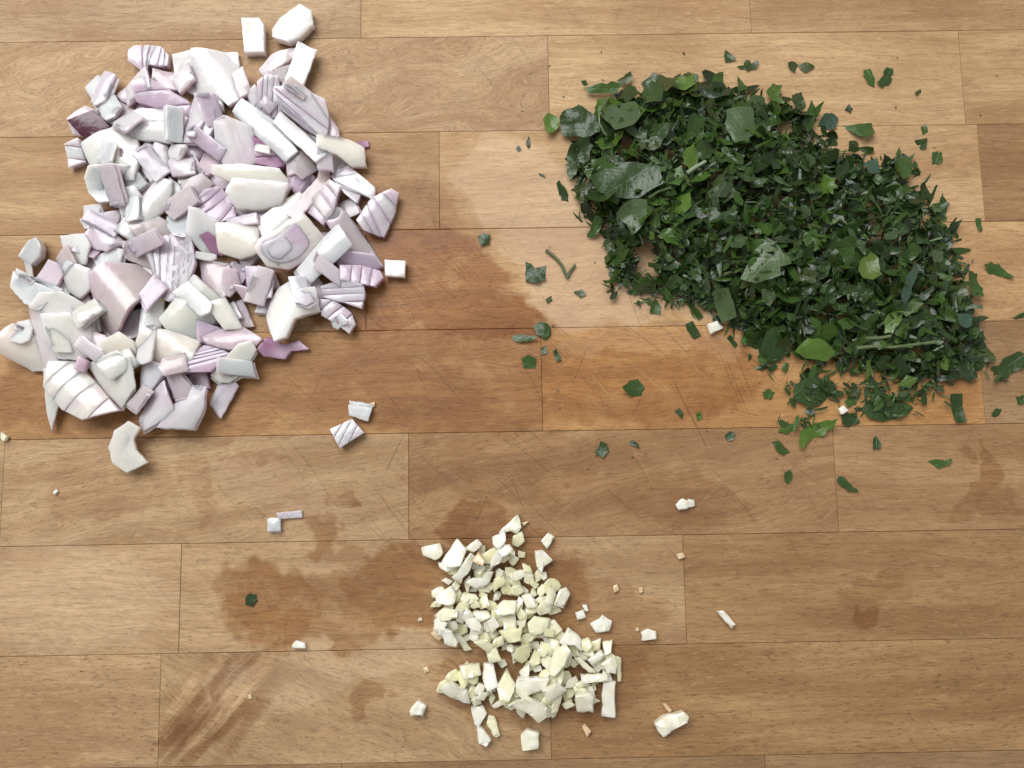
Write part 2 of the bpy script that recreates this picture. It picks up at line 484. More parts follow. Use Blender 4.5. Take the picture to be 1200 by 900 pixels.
def round_corners(p, r):
    out = []
    n = len(p)
    for i in range(n):
        a, b, c = p[i - 1], p[i], p[(i + 1) % n]
        la, lc = np.linalg.norm(a - b), np.linalg.norm(c - b)
        d1, d2 = min(r, la * .3), min(r, lc * .3)
        q1, q2 = b + (a - b) / max(la, 1e-9) * d1, b + (c - b) / max(lc, 1e-9) * d2
        out += [q1, (q1 + q2) * .25 + b * .5, q2]
    return np.array(out)

def inset(p, d):
    n = len(p)
    out = np.empty_like(p)
    for i in range(n):
        e1, e2 = p[i] - p[i - 1], p[(i + 1) % n] - p[i]
        n1 = np.array([-e1[1], e1[0]]) / max(np.linalg.norm(e1), 1e-9)
        n2 = np.array([-e2[1], e2[0]]) / max(np.linalg.norm(e2), 1e-9)
        m = n1 + n2
        L = np.linalg.norm(m)
        m = m / L if L > .3 else n1
        out[i] = p[i] + m * d
    return out

def fill_poly(ring, step, R):
    """inner points + triangles of a polygon (ring first)"""
    n = len(ring)
    lo, hi = ring.min(0), ring.max(0)
    pts = [Vector((q[0], q[1])) for q in ring]
    x = lo[0] + step * .5
    seg_a, seg_b = ring, np.roll(ring, -1, 0)
    while x < hi[0]:
        y = lo[1] + step * .5
        while y < hi[1]:
            q = np.array([x + R.uniform(-.25, .25) * step, y + R.uniform(-.25, .25) * step])
            c = (seg_a[:, 1] > q[1]) != (seg_b[:, 1] > q[1])
            with np.errstate(divide='ignore', invalid='ignore'):
                xi = (seg_b[:, 0] - seg_a[:, 0]) * (q[1] - seg_a[:, 1]) / (seg_b[:, 1] - seg_a[:, 1]) + seg_a[:, 0]
            if (c & (q[0] < xi)).sum() % 2:
                d = seg_b - seg_a
                t = np.clip(((q - seg_a) * d).sum(1) / np.maximum((d * d).sum(1), 1e-12), 0, 1)
                if np.min(np.linalg.norm(seg_a + d * t[:, None] - q, axis=1)) > step * .45:
                    pts.append(Vector((q[0], q[1])))
            y += step
        x += step
    v, e, f, *_ = delaunay_2d_cdt(pts, [], [list(range(n))], 1, 1e-7)
    return v, f

def slab_mesh(name, poly, zfun, thick, R, step=.0022, jit=.00009, edge=.00022, rnd_c=.00022, axis=0.0, taper=0.0, rough=0.0, mat=None, sharp=30, bev=1.0, lip=.35):
    """solid chip: polygon outline, top follows zfun(x, y), softened cut edges, all round closed"""
    p = ccw(np.asarray(poly))
    if rnd_c:
        p = round_corners(p, rnd_c)
    p = densify(p, step, jit, R)
    tin = inset(p, edge + taper)
    v2, f2 = fill_poly(tin, step, R)
    n = len(p)
    if len(v2) < n or not f2:
        return None
    va = np.array([[q[0], q[1]] for q in v2])
    c = p.mean(0)
    V, F, rim = [], [], []
    m = len(va)
    for i, q in enumerate(va):
        V.append((q[0], q[1], zfun(q[0], q[1]) + thick + R.gauss(0, rough)))
        rim.append(0.0)
    F += [tuple(t) for t in f2]
    lows = [(0.0, -edge * bev, lip), (0.0, -thick * .5, 1.0), (edge * .6 - taper * .3, -thick, 1.0)]
    base = m
    tops = list(range(n))
    prev = tops
    for dx, dz, rm in lows:
        rp = inset(p, dx) if dx else p
        cur = []
        for i in range(n):
            q = rp[i]
            V.append((q[0], q[1], zfun(q[0], q[1]) + thick + dz + (R.gauss(0, rough) if dz > -thick else 0)))
            rim.append(rm)
            cur.append(len(V) - 1)
        for i in range(n):
            j = (i + 1) % n
            F.append((cur[i], cur[j], prev[j], prev[i]))
        prev = cur
    F.append(tuple(reversed(prev)))
    o = V[0]
    me = bpy.data.meshes.new(name)
    me.from_pydata(V, [], F)
    me.update()
    me.polygons.foreach_set('use_smooth', [True] * len(me.polygons))
    me.set_sharp_from_angle(angle=math.radians(sharp))
    at_ = me.attributes.new('rim', 'FLOAT', 'POINT')
    at_.data.foreach_set('value', rim)
    uvl = me.uv_layers.new(name='UVMap')
    ca, sa = math.cos(axis), math.sin(axis)
    vi = np.empty(len(me.loops), int)
    me.loops.foreach_get('vertex_index', vi)
    VA = np.array(V)
    x, y = (VA[:, 0] - c[0]) * 1000, (VA[:, 1] - c[1]) * 1000
    uv = np.stack([x * ca + y * sa, -x * sa + y * ca + VA[:, 2] * 600], 1)[vi]
    uvl.data.foreach_set('uv', uv.ravel())
    me.materials.append(mat)
    return me

def put(name, me, origin, parent=None):
    """object whose origin sits on the piece; parented parts keep world place"""
    ox, oy, oz = origin
    me.transform(Matrix.Translation((-ox, -oy, -oz)))
    o = bpy.data.objects.new(name, me)
    C.objects.link(o)
    if parent is not None:
        o.parent = parent
        o.location = Vector(origin) - parent.location
    else:
        o.location = origin
    return o

TINT = {  # flesh colours, and how lilac they run; P also has pile shade painted in
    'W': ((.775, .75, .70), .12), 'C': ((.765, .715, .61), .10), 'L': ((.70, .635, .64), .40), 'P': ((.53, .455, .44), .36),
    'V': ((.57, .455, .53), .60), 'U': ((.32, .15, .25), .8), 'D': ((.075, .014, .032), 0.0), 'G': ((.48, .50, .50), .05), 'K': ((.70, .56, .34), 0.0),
}
def paint(o, col, R, lil=None):
    c, l = TINT[col]
    f = R.uniform(.95, 1.04)
    o['tint'] = [min(.86, float(q) * f * R.uniform(.985, 1.015)) for q in c]
    o['lilac'] = float(l if lil is None else lil)
    o['seed'] = R.uniform(0, 9)
    o['dense'] = .9 if col in 'DUK' else 0.0

def clip_half(p, nx, ny, d, keep_less):
    out = []
    n = len(p)
    for i in range(n):
        a, b = p[i], p[(i + 1) % n]
        da, db = nx * a[0] + ny * a[1] - d, nx * b[0] + ny * b[1] - d
        if not keep_less:
            da, db = -da, -db
        if da <= 0:
            out.append(a)
        if (da < 0) != (db < 0) and abs(da - db) > 1e-12:
            out.append(a + (b - a) * (da / (da - db)))
    return np.array(out)

def onion(spec, idx, name='onion_piece', group='chopped onion pieces in the pile', cat='onion piece', lvl=None):
    col, kind, pts, label = spec
    R = random.Random(1000 + idx)
    kk = kind.split(':')
    pts = P(pts) if isinstance(pts, str) else pts
    z0 = .002
    for _ in range(2):
        poly = ccw(poly_at(pts, z0))
        z0 = mean_height(poly) + .0028
    thick = {'t': .0012, 'h': .0042}.get(kk[0], R.uniform(.0020, .0029))
    if kk[0] == 'f' or kk[0] == 'r':
        thick = R.uniform(.0032, .0044)
    (a, b, d), c = settle(poly, thick, max_slope=.6, q=74)
    ext = poly - c
    # long axis in the plane
    cv = np.cov(ext.T)
    ev, evec = np.linalg.eigh(cv)
    ax = math.atan2(evec[1, 1], evec[0, 1])
    bend_r = {'b': .0085, 'c': -.012}.get(kk[0], R.choice((.010, .013, .018, .026, -.018)))
    bax = ax
    if kk[0] in 'bc' and len(kk) > 1:
        bax = math.radians(-float(kk[1]))
    nx, ny = -math.sin(bax), math.cos(bax)
    hw = np.abs(ext @ np.array([nx, ny])).max()
    sag = hw * hw / (2 * bend_r) * .35
    ph, amp = R.uniform(0, 6), .00020
    tx, ty = R.gauss(0, .16), R.gauss(0, .16)
    b, d = b + tx, d + ty
    a = a + abs(tx) * np.ptp(poly[:, 0]) * .22 + abs(ty) * np.ptp(poly[:, 1]) * .22
    def zf(x, y):
        u = (x - c[0]) * nx + (y - c[1]) * ny
        w_ = (x - c[0]) * ny - (y - c[1]) * nx
        z = a + b * (x - c[0]) + d * (y - c[1]) - u * u / (2 * bend_r) + sag
        return max(z + amp * math.sin(420 * u + ph) * math.cos(260 * w_ + ph * 2), .00002)
    org = (c[0], c[1], max(a, 0))
    extra = {}
    if kk[0] in ('f', 'r'):
        root = thing(name, label, cat, group, org)
        n = int(kk[1]) + (1 if kk[0] == 'f' and R.random() < .6 else 0)
        if kk[0] == 'f':
            th = math.radians(-float(kk[2]))
            curv = float(kk[3]) if len(kk) > 3 else 0.0
            sx, sy = math.cos(th), math.sin(th)
            E = densify(poly, .0012, 0, R) - c
            u, v = E @ np.array([sx, sy]), E @ np.array([-sy, sx])
            v = v - (v.max() + v.min()) / 2 * 0
            uw = u + curv * 60 * v * v
            Q = np.stack([uw, v], 1)
            lo, hi = uw.min(), uw.max()
            cuts = [lo + (hi - lo) * (i / n + (R.uniform(-.12, .12) / n if 0 < i < n else 0)) for i in range(n + 1)]
            mid = slab_mesh('core', c + (poly - c) * .96, zf, thick * .80, R, step=.002, axis=th, mat=M_ONION)
            if mid:
                o = put('core', mid, org, root)
                paint(o, 'U', R, .6)
                o['tint'] = [.58, .44, .54]
            for i in range(n):
                g = 0.0
                q = clip_half(clip_half(Q, 1, 0, cuts[i] + (g if i else -1), False), 1, 0, cuts[i + 1] - (g if i < n - 1 else -1), True)
                if len(q) < 3 or np.ptp(q[:, 0]) < .0006 or np.ptp(q[:, 1]) < .001:
                    continue
                uu = q[:, 0] - curv * 60 * q[:, 1] ** 2
                pp = np.stack([uu * sx - q[:, 1] * sy, uu * sy + q[:, 1] * sx], 1) + c
                dz = R.uniform(-.00012, .00012)
                keep = [0]
                for t in range(1, len(pp)):
                    if np.linalg.norm(pp[t] - pp[keep[-1]]) > .0010:
                        keep.append(t)
                pp = pp[keep]
                if len(pp) < 3:
                    continue
                me = slab_mesh('layer', pp, lambda x, y, dz=dz: zf(x, y) + dz, thick, R, step=.002, jit=.00004, edge=.00026, rnd_c=0, axis=th + math.pi / 2, mat=M_ONION, sharp=60, bev=.35, lip=.6)
                if me:
                    o = put('layer', me, org, root)
                    paint(o, col, R, max(.38, TINT[col][1] + .1))
        else:
            foc = poly_at(P(kk[2]), z0)[0]
            for i in range(n):
                s = 1 - i / n * .92
                pp = foc + (poly - foc) * s * (1 if i == 0 else np.array([[R.uniform(.9, 1.12)] for _ in poly])) * np.array([1, 1])
                me = slab_mesh('layer', pp, lambda x, y, i=i: zf(x, y) + i * .00016, thick * .8, R, step=.002, edge=.0005, rnd_c=.003 if i else .0008, axis=ax, mat=M_ONION, sharp=60, bev=.3, lip=.5)
                if me:
                    o = put('layer', me, org, root)
                    paint(o, 'C' if i == 0 else 'L', R, .8)
        return root, zf, thick, org
    two = kk[0] == 's' and R.random() < .62
    up = thick * .45 if two else 0.0
    zt = (lambda x, y: zf(x, y) + up)
    me = slab_mesh(name, poly, zt, thick - up, R, step=.0018, axis=ax, taper=R.uniform(-.0002, .0004), mat=M_ONION)
    o = put(name, me, org)
    paint(o, col, R)
    if two:
        low = c + (poly - c) * R.uniform(.95, 1.05) + np.array([R.gauss(0, .0006), R.gauss(0, .0006)])
        ml = slab_mesh('layer', low, zf, up - .00008, R, axis=ax + .2, mat=M_ONION)
        if ml:
            paint(put('layer', ml, org, o), R.choice((col, col, 'L' if col != 'C' else 'C')), R)
    if lvl is None and kk[0] in 'sb' and R.random() < .5 and np.ptp(poly, 0).min() > .007:
        i = R.randrange(len(poly))
        p0, p1 = poly[i], poly[(i + 1) % len(poly)]
        L = np.linalg.norm(p1 - p0)
        if L > .005:
            nn = np.array([p0[1] - p1[1], p1[0] - p0[0]]) / L
            w1, w2 = R.uniform(.0004, .0014), R.uniform(.0006, .0020)
            t0, t1 = R.uniform(0, .3), R.uniform(.7, 1.0)
            strip = np.array([p0 + (p1 - p0) * t0 - nn * .0003, p0 + (p1 - p0) * (t0 + t1) / 2 - nn * R.uniform(-.0002, .0005), p0 + (p1 - p0) * t1 - nn * .0002,
                              p0 + (p1 - p0) * (t1 - .08) + nn * w1, p0 + (p1 - p0) * (t0 + t1) / 2 + nn * (w1 + w2) * R.uniform(.3, .7), p0 + (p1 - p0) * (t0 + .05) + nn * w2])
            lift = R.uniform(.15, .6)
            mm_ = slab_mesh('membrane', strip, lambda x, y: zf(x, y) + thick + .00006 + lift * max(0.0, (np.array([x, y]) - p0) @ nn + .0004) * .5, .00022, R, step=.0011, jit=.00012, edge=.00005, rnd_c=.0002, axis=ax, mat=M_ONION, sharp=80)
            if mm_:
                paint(put('membrane', mm_, org, o), 'L' if col in 'WLC' else 'V', R, .5)
    o['label'], o['category'] = label, cat
    if group:
        o['group'] = group
    return o, zf, thick, org

def patch(host, pts, name, col, dz=.00025, th=.0005, R=random.Random(3)):
    root, zf, thick, org = host
    z0 = org[2] + thick
    poly = ccw(poly_at(P(pts), z0))
    me = slab_mesh(name, poly, lambda x, y: zf(x, y) + thick - th + dz, th, R, step=.0018, edge=.0002, mat=M_ONION)
    o = put(name, me, org, root)
    paint(o, col, R, 0.0)
    return o

ONION_OUT = P('98,98 155,60 230,60 280,58 350,56 372,70 388,120 430,170 468,228 446,300 440,350 412,390 355,405 306,420 258,490 190,502 145,480 100,492 62,490 40,430 8,410 12,320 70,278 98,245 80,190 85,150')
def in_poly(p, poly):
    r = False
    n = len(poly)
    for i in range(n):
        x1, y1 = poly[i]
        x2, y2 = poly[(i + 1) % n]
        if (y1 > p[1]) != (y2 > p[1]) and p[0] < (x2 - x1) * (p[1] - y1) / (y2 - y1) + x1:
            r = not r
    return r
def edge_dist(p, poly):
    q = np.array(poly)
    a, b = q, np.roll(q, -1, 0)
    d = b - a
    t = np.clip(((np.array(p) - a) * d).sum(1) / (d * d).sum(1), 0, 1)
    return float(np.min(np.linalg.norm(a + d * t[:, None] - np.array(p), axis=1)))

def beside(p, marks, used, look, tail=''):
    """a label that says what the piece looks like and which easily found piece it lies next to"""
    best = sorted(marks, key=lambda m: math.hypot(m[0] - p[0], m[1] - p[1]))
    for m in best[:6]:
        dx, dy = p[0] - m[0], p[1] - m[1]
        if abs(dx) > 2.2 * abs(dy):
            d = 'right of' if dx > 0 else 'left of'
        elif abs(dy) > 2.2 * abs(dx):
            d = 'below' if dy > 0 else 'above'
        else:
            d = ('below and ' if dy > 0 else 'above and ') + ('right of' if dx > 0 else 'left of')
        for how in ('', 'just '):
            t = '%s %s%s the %s%s' % (look, how, d, m[2], tail)
            if t not in used and len(t.split()) <= 16 and how == '':
                used.add(t)
                return t
    return t

# ------------------------------------------------------------------ onions: hidden base of the pile first
def blob(cx, cy, rx, ry, ang, n, R, j=.18):
    pts = []
    for i in range(n):
        t = 2 * math.pi * (i + R.uniform(-.2, .2)) / n
        r = 1 + R.uniform(-j, j)
        x, y = rx * r * math.cos(t), ry * r * math.sin(t)
        pts.append((cx + x * math.cos(ang) - y * math.sin(ang), cy + x * math.sin(ang) + y * math.cos(ang)))
    return pts
def quad(cx, cy, lx, ly, ang, R):
    q = [(-lx, -ly), (lx, -ly), (lx, ly), (-lx, ly)]
    s = R.uniform(-.35, .35)
    q = [(x * R.uniform(.8, 1.1) + s * y, y * R.uniform(.8, 1.15)) for x, y in q]
    if R.random() < .35:
        q.insert(2, (lx * 1.25, R.uniform(-.3, .3) * ly))
    return [(cx + x * math.cos(ang) - y * math.sin(ang), cy + x * math.sin(ang) + y * math.cos(ang)) for x, y in q]
R = random.Random(21)
made, tries, seen, FILL = 0, 0, [], []
while made < 66 and tries < 5000:
    tries += 1
    p = (R.uniform(20, 460), R.uniform(60, 500))
    if not in_poly(p, ONION_OUT) or edge_dist(p, ONION_OUT) < 32:
        continue
    if any(math.hypot(p[0] - q[0], p[1] - q[1]) < 28 for q in seen):
        continue
    seen.append(p)
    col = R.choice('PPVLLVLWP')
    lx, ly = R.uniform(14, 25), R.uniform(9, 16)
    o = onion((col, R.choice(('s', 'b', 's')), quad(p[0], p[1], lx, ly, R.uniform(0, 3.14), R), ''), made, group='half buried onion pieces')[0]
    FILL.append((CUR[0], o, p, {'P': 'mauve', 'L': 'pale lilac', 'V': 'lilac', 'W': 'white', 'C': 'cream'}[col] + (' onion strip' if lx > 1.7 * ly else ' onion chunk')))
    made += 1

ONIONS = [
 # --- shaded pieces low in the pile
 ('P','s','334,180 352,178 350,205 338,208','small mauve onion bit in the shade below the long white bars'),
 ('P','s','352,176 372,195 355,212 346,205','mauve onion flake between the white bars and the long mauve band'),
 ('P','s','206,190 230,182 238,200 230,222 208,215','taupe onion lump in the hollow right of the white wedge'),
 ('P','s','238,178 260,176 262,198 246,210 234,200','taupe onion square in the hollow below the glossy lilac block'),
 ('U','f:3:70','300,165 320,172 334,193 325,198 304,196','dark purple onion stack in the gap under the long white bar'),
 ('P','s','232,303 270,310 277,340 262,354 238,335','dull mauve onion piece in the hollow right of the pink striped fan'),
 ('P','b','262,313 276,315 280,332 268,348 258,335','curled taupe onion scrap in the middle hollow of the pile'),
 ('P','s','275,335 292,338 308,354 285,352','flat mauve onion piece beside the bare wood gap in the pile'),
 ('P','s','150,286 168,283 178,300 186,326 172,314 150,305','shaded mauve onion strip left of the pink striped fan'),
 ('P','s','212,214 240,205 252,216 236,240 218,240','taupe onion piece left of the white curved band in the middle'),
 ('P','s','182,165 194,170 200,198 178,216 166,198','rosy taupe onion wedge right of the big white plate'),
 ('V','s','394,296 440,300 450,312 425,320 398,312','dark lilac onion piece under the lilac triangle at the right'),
 ('P','b','384,132 396,150 399,163 382,162','pinkish onion sliver beside the big striped triangle at the top right'),
 # --- upper edge
 ('L','f:5:0:-1.5','154,63 160,56 178,54 190,56 199,66 198,78 190,80 176,78 172,88 153,74','small layered onion nub on its own tip at the upper left of the pile'),
 ('P','s','179,80 208,86 211,108 196,106 179,97','pinkish flat onion tile just below the layered nub'),
 ('W','s','205,68 229,61 231,112 207,102','white onion slab tucked left behind the largest white square at the top'),
 ('W','s','228,62 278,60 283,105 288,116 270,127 254,113 228,109','largest white onion square at the top of the pile'),
 ('L','b:120','303,82 318,64 345,56 353,60 338,72 322,84 309,91','curved lilac onion sliver below the two loose top pieces'),
 ('P','s','322,82 340,74 334,101 322,94','small shaded onion bit inside the curved sliver'),
 ('W','s','350,55 372,64 354,110 333,102 343,78','leaning white onion stick at the top right of the pile'),
 ('L','s','288,110 300,100 306,116 296,126','small glassy onion scrap beside the large white square'),
 ('L','f:5:8','304,100 316,93 329,94 332,130 320,140 302,128','upright onion block of thin vertical layers near the top'),
 ('L','f:6:-52:.6','325,110 350,107 384,122 387,140 382,166 362,157 336,137 326,122','broad striped onion triangle at the upper right of the pile'),
 ('C','b:0','376,166 410,166 428,175 430,196 414,198 398,188 378,183','curved cream onion piece at the right edge by the dark curl'),
 ('U','t','418,164 431,163 432,170 421,172','tiny dark purple curl on the curved cream onion piece'),
 # --- upper left
 ('W','s','97,101 113,85 122,93 147,128 140,142 129,146','long white onion stick pointing out at the upper left'),
 ('L','s','82,142 100,124 113,129 130,148 110,163 86,158','onion chunk still wearing dark purple skin at the upper left'),
 ('V','f:3:75','163,106 180,97 208,112 224,120 222,142 198,133 165,124','lilac striped onion wedge below the flat tile'),
 ('L','b:0','134,146 165,128 208,126 221,139 212,159 180,147 150,149','greyish curved onion piece below the lilac striped wedge'),
 ('W','b:0','130,152 160,145 195,145 207,155 203,168 170,165 138,163','white bowed onion band above the big white plate'),
 ('L','s','228,114 256,116 258,152 246,173 214,168 216,150','glossy lilac onion block below the large white square'),
 ('W','f:2:95','79,172 97,166 101,190 81,197','small white onion cube with pink lower edge at the left margin'),
 ('W','s','96,170 118,158 140,150 163,165 168,190 160,214 134,213 106,199','big white onion plate with a dark hole at the upper left'),
 ('C','s','103,212 110,199 135,196 158,196 172,214 160,223 136,237 116,238 106,228','cream onion piece below the big white plate'),
 ('W','s','194,182 202,170 224,175 214,190 206,193','white onion wedge with a rosy cut side below the lilac block'),
 ('L','b:60','112,258 140,244 138,275 150,286 128,297 105,291','violet tinged onion curl at the left above the white tile'),
 ('W','s','96,240 119,239 127,256 113,274 98,254','pointed white onion chip jutting out at the left edge'),
 ('W','s','137,222 160,219 168,232 152,253 140,251 136,238','white onion tile left of the thick white bar'),
 ('W','b:-55','183,207 203,212 198,240 176,263 160,286 137,272 150,254 168,232','thick rounded white onion bar left of the middle'),
 ('W','s','68,275 104,276 112,290 104,312 78,311','white square onion piece at the left below the pointed chip'),
 ('W','s','105,300 138,290 147,294 140,312 118,321','thin white onion tile beside the white square at left'),
 # --- middle
 ('L','s','257,150 272,144 300,154 304,192 290,198 266,201 255,180','pale onion block left of the long white bars'),
 ('C','b:0','256,201 290,196 328,198 338,211 334,220 278,219 255,211','cream bowed onion band above the brightest white piece'),
 ('P','c:-60','375,195 386,198 387,216 370,240 350,262 339,256 355,230 372,208','long mauve onion band below the end of the white bar'),
 ('C','s','308,256 325,240 352,224 358,233 355,253 330,275 312,286 303,266','broad beige onion piece below the brightest white piece'),
 ('V','f:4:50:1','225,241 242,225 262,222 276,240 279,258 262,261 240,263','lilac onion stack with open layers in the middle of the pile'),
 ('W','s','193,253 206,242 226,246 233,262 224,281 205,277 194,263','white onion chip above the pink striped fan'),
 ('L','s','262,256 302,250 305,264 268,266','thin lilac onion strip under the brightest white piece'),
 ('W','s','227,246 238,248 259,262 256,290 236,296 221,276','white onion piece with a purple skin patch in the middle'),
 ('C','s','256,263 304,264 307,298 281,304 258,297','cream onion plate right of the purple skin patch'),
 ('W','h','279,215 341,216 330,241 302,247 280,247 271,232','brightest white onion piece in the centre of the pile'),
 ('W','s','276,136 288,121 322,143 330,150 352,180 336,192 300,161','upper of the two long white onion bars'),
 ('W','s','322,148 331,133 388,187 375,198 350,175','lower of the two long white onion bars, reaching right'),
 # --- right edge
 ('P','f:3:-40','368,232 388,213 401,222 393,250 380,266 361,250','dull three layered onion block left of the striped shell'),
 ('L','f:4:-55:1.2','388,208 408,194 430,212 441,222 438,236 424,227 420,241 404,228','purple striped onion shell at the right edge, the upper one'),
 ('L','f:4:-35:.8','420,262 436,236 460,224 468,228 463,250 450,279 428,273','purple striped onion teardrop at the far right edge'),
 ('C','r:3:329,302','306,299 312,286 332,274 358,252 384,281 362,304 340,318 318,317','cream onion piece with purple rings like a bullseye'),
 ('P','s','384,263 399,258 403,246 408,252 425,275 442,302 418,304 400,288','mauve onion triangle pointing to the right edge'),
 ('V','f:3:0','400,313 425,312 446,318 450,326 441,338 402,331','purplish onion strip with a ruffled end beside the small cube'),
 ('L','f:3:90','376,336 400,330 428,336 430,346 425,363 405,356 378,349','onion block with three stacked layers at the lower right'),
 ('L','f:3:45:1','376,352 392,352 412,366 417,380 410,392 396,381 378,371','onion whorl with a purple core at the lower right tip'),
 ('W','s','347,317 384,279 400,266 416,291 402,303 360,338','white onion bar with a lilac end at the right'),
 ('W','h','451,305 476,307 475,326 452,324','small white onion cube standing out at the right edge'),
 # --- lower middle
 ('V','s','288,313 315,314 323,330 320,350 304,353 290,335','lilac onion block left of the white bar with a lilac end'),
 ('P','s','277,353 284,350 297,382 270,386','rosy onion strip beside the bare wood gap'),
 ('W','s','256,366 275,353 285,373 262,381','small white onion tile with pink edge below the middle'),
 ('P','b:0','236,396 255,386 287,384 312,399 300,409 270,411 245,404','flat mauve onion strip at the lower middle'),
 ('V','f:4:75:.6','222,425 240,405 258,406 273,416 250,437 220,439','onion fan with a bright purple rim at the lower middle'),
 ('L','f:5:0:1.4','168,284 205,272 226,275 233,310 224,335 202,356 192,351 182,321','large white and pink striped onion fan in the middle left'),
 ('P','b:50','113,326 130,311 172,308 187,341 168,361 150,386 125,399 113,381','large pink onion shell in the left of the pile'),
 ('C','s','190,376 215,345 232,324 263,352 256,373 231,399 200,389','big cream onion plate below the pink striped fan'),
 ('W','b:90','170,346 191,346 192,372 186,389 172,413 161,411 166,380','white onion stick with a tan root end'),
 ('C','h','164,412 175,386 200,388 235,400 228,433 218,439 185,425','thick cream onion slab at the lower middle'),
 # --- lower left
 ('L','s','38,328 58,304 82,315 72,340 50,336','bluish onion tile at the left margin below the grey nub'),
 ('W','s','75,320 85,308 113,318 111,341 95,351 78,341','white onion cube at the left beside the pink shell'),
 ('W','s','8,334 12,316 50,334 80,346 60,369 38,359','long white onion piece reaching the left margin'),
 ('L','b:90','31,361 60,365 65,390 73,426 55,433 45,400','pale lilac upright onion shell at the left margin'),
 ('C','b:20','5,408 17,390 24,381 40,388 50,400 57,434 36,435 12,419','cream onion shell at the far left margin'),
 ('C','s','92,362 114,362 117,386 100,387','small cream onion tile left of the pink shell'),
 ('W','s','55,346 80,344 103,358 92,370 70,379 42,363','white onion wedge at the left pointing right'),
 ('W','h','60,372 95,368 112,386 115,411 95,423 70,421 61,400','bulky white onion block with a lilac underside at lower left'),
 ('P','s','105,385 130,397 128,416 108,413','small rosy onion bit beside the bulky white block'),
 ('C','s','56,432 67,433 67,465 74,470 62,502 57,481','thin pointed cream onion sliver at the lower left'),
 ('C','b:0','128,405 150,392 165,402 168,419 150,426 130,421','small cream onion chip above the cream lower block'),
 ('C','s','106,428 128,420 150,414 166,425 168,456 146,479 124,460','cream onion block right of the ribbed fan at the bottom'),
 ('C','f:4:40:.5','66,425 92,424 122,455 146,482 105,493 80,481 61,455','cream ribbed onion fan at the bottom left of the pile'),
 ('L','s','170,422 185,424 206,432 190,450 173,469 168,455','pale onion strip above the lilac plate at the bottom'),
 ('P','s','200,432 218,438 230,455 228,470 210,473','taupe onion square at the bottom beside the lilac plate'),
 ('L','s','209,474 226,470 232,454 250,455 246,480 232,504 190,502','pinkish onion sheet at the bottom edge of the pile'),
 ('L','s','165,490 180,462 200,447 211,481 200,491 171,506','smooth lilac white onion plate at the bottom'),
 ('L','s','246,474 258,447 276,447 280,452 258,491','lower of two onion sticks at the bottom right of the pile'),
 ('C','s','247,440 285,405 300,402 306,412 285,440 270,449 258,449','upper of two onion sticks, yellowish, at the bottom right'),
 ('U','b:10','306,412 316,396 335,404 350,398 362,409 341,411 334,421 312,419','thin purple onion skin lying at the lower right of the pile'),
 ('W','h','328,338 344,333 350,343 374,340 377,366 350,377 340,398 326,403 313,372 318,350','white onion corner piece shaped like an elbow at the lower right'),
]
LOOSE_ONIONS = [
 ('W','h','286,26 305,24 311,32 311,63 287,63','loose white onion box on the board above the pile, the left of two'),
 ('W','h','321,38 328,24 352,6 366,14 368,30 352,48 340,54 322,48','loose rounded white onion chunk on the board above the pile'),
 ('G','h','23,301 35,283 47,280 54,292 52,302 40,312','loose greyish onion nub on the board at the left edge'),
 ('C','c:70','134,525 140,505 158,494 173,502 162,515 164,527 179,542 152,554 138,543','cream crescent of onion curling out below the pile'),
 ('W','s','408,474 436,478 431,494 409,487','loose white onion chip right of the pile, upper of a pair'),
 ('W','f:3:25','387,503 413,491 427,507 399,525','loose striped white onion chip right of the pile, lower of a pair'),
 ('L','t','322,601 352,598 353,607 326,609','thin glassy onion sliver lying on a tiny cube'),
 ('W','s','312,608 328,606 328,623 313,623','tiny white onion cube alone on the board left of the garlic'),
]
hosts = {}
for i, s in enumerate(ONIONS):
    hosts[s[3]] = onion(s, 200 + i)
for i, s in enumerate(LOOSE_ONIONS):
    onion(s, 400 + i, group='loose onion pieces on the board')
patch(hosts['onion chunk still wearing dark purple skin at the upper left'], '84,145 112,131 131,149 111,164 96,160', 'skin', 'D', .0020, .0018)
patch(hosts['white onion piece with a purple skin patch in the middle'], '232,275 242,270 258,280 255,296 243,293', 'skin', 'U')
patch(hosts['white onion stick with a tan root end'], '169,345 191,345 191,353 169,353', 'root_end', 'K')
patch(hosts['onion whorl with a purple core at the lower right tip'], '392,372 399,370 402,376 396,380', 'core', 'U', .001)
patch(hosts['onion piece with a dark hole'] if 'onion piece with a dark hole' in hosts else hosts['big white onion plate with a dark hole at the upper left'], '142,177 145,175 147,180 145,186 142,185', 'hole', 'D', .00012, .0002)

R = random.Random(58)
FEAT = [np.array(P(q[2])).mean(0) for q in ONIONS if q[1][0] in 'fr' or 'brightest' in q[3] or 'bars' in q[3] or 'elbow' in q[3] or 'skin' in q[3] or 'cube' in q[3] or q[0] == 'U']
DICE, n, seen, t = [], 0, [], 0
while n < 34 and t < 9000:
    t += 1
    p = (R.uniform(20, 460), R.uniform(66, 490))
    if not in_poly(p, ONION_OUT) or edge_dist(p, ONION_OUT) < 13:
        continue
    if any(math.hypot(p[0] - q[0], p[1] - q[1]) < 36 for q in seen) or any(math.hypot(p[0] - q[0], p[1] - q[1]) < 25 for q in FEAT):
        continue
    seen.append(p)
    lower = p[1] > 360
    col = R.choice('WWWCCLLP' if lower else 'WWWLLLPPV')
    lx, ly = R.uniform(13, 22), R.uniform(8, 12)
    o = onion((col, R.choice(('s', 's', 'b', 's')), quad(p[0], p[1], lx, ly, R.uniform(0, 3.14), R), ''), 900 + n, group='diced onion pieces on top of the pile')[0]
    FILL.append((CUR[0], o, p, {'P': 'mauve', 'L': 'pale lilac', 'V': 'lilac', 'W': 'white', 'C': 'cream'}[col] + (' onion stick' if lx > 1.75 * ly else ' onion dice')))
    n += 1
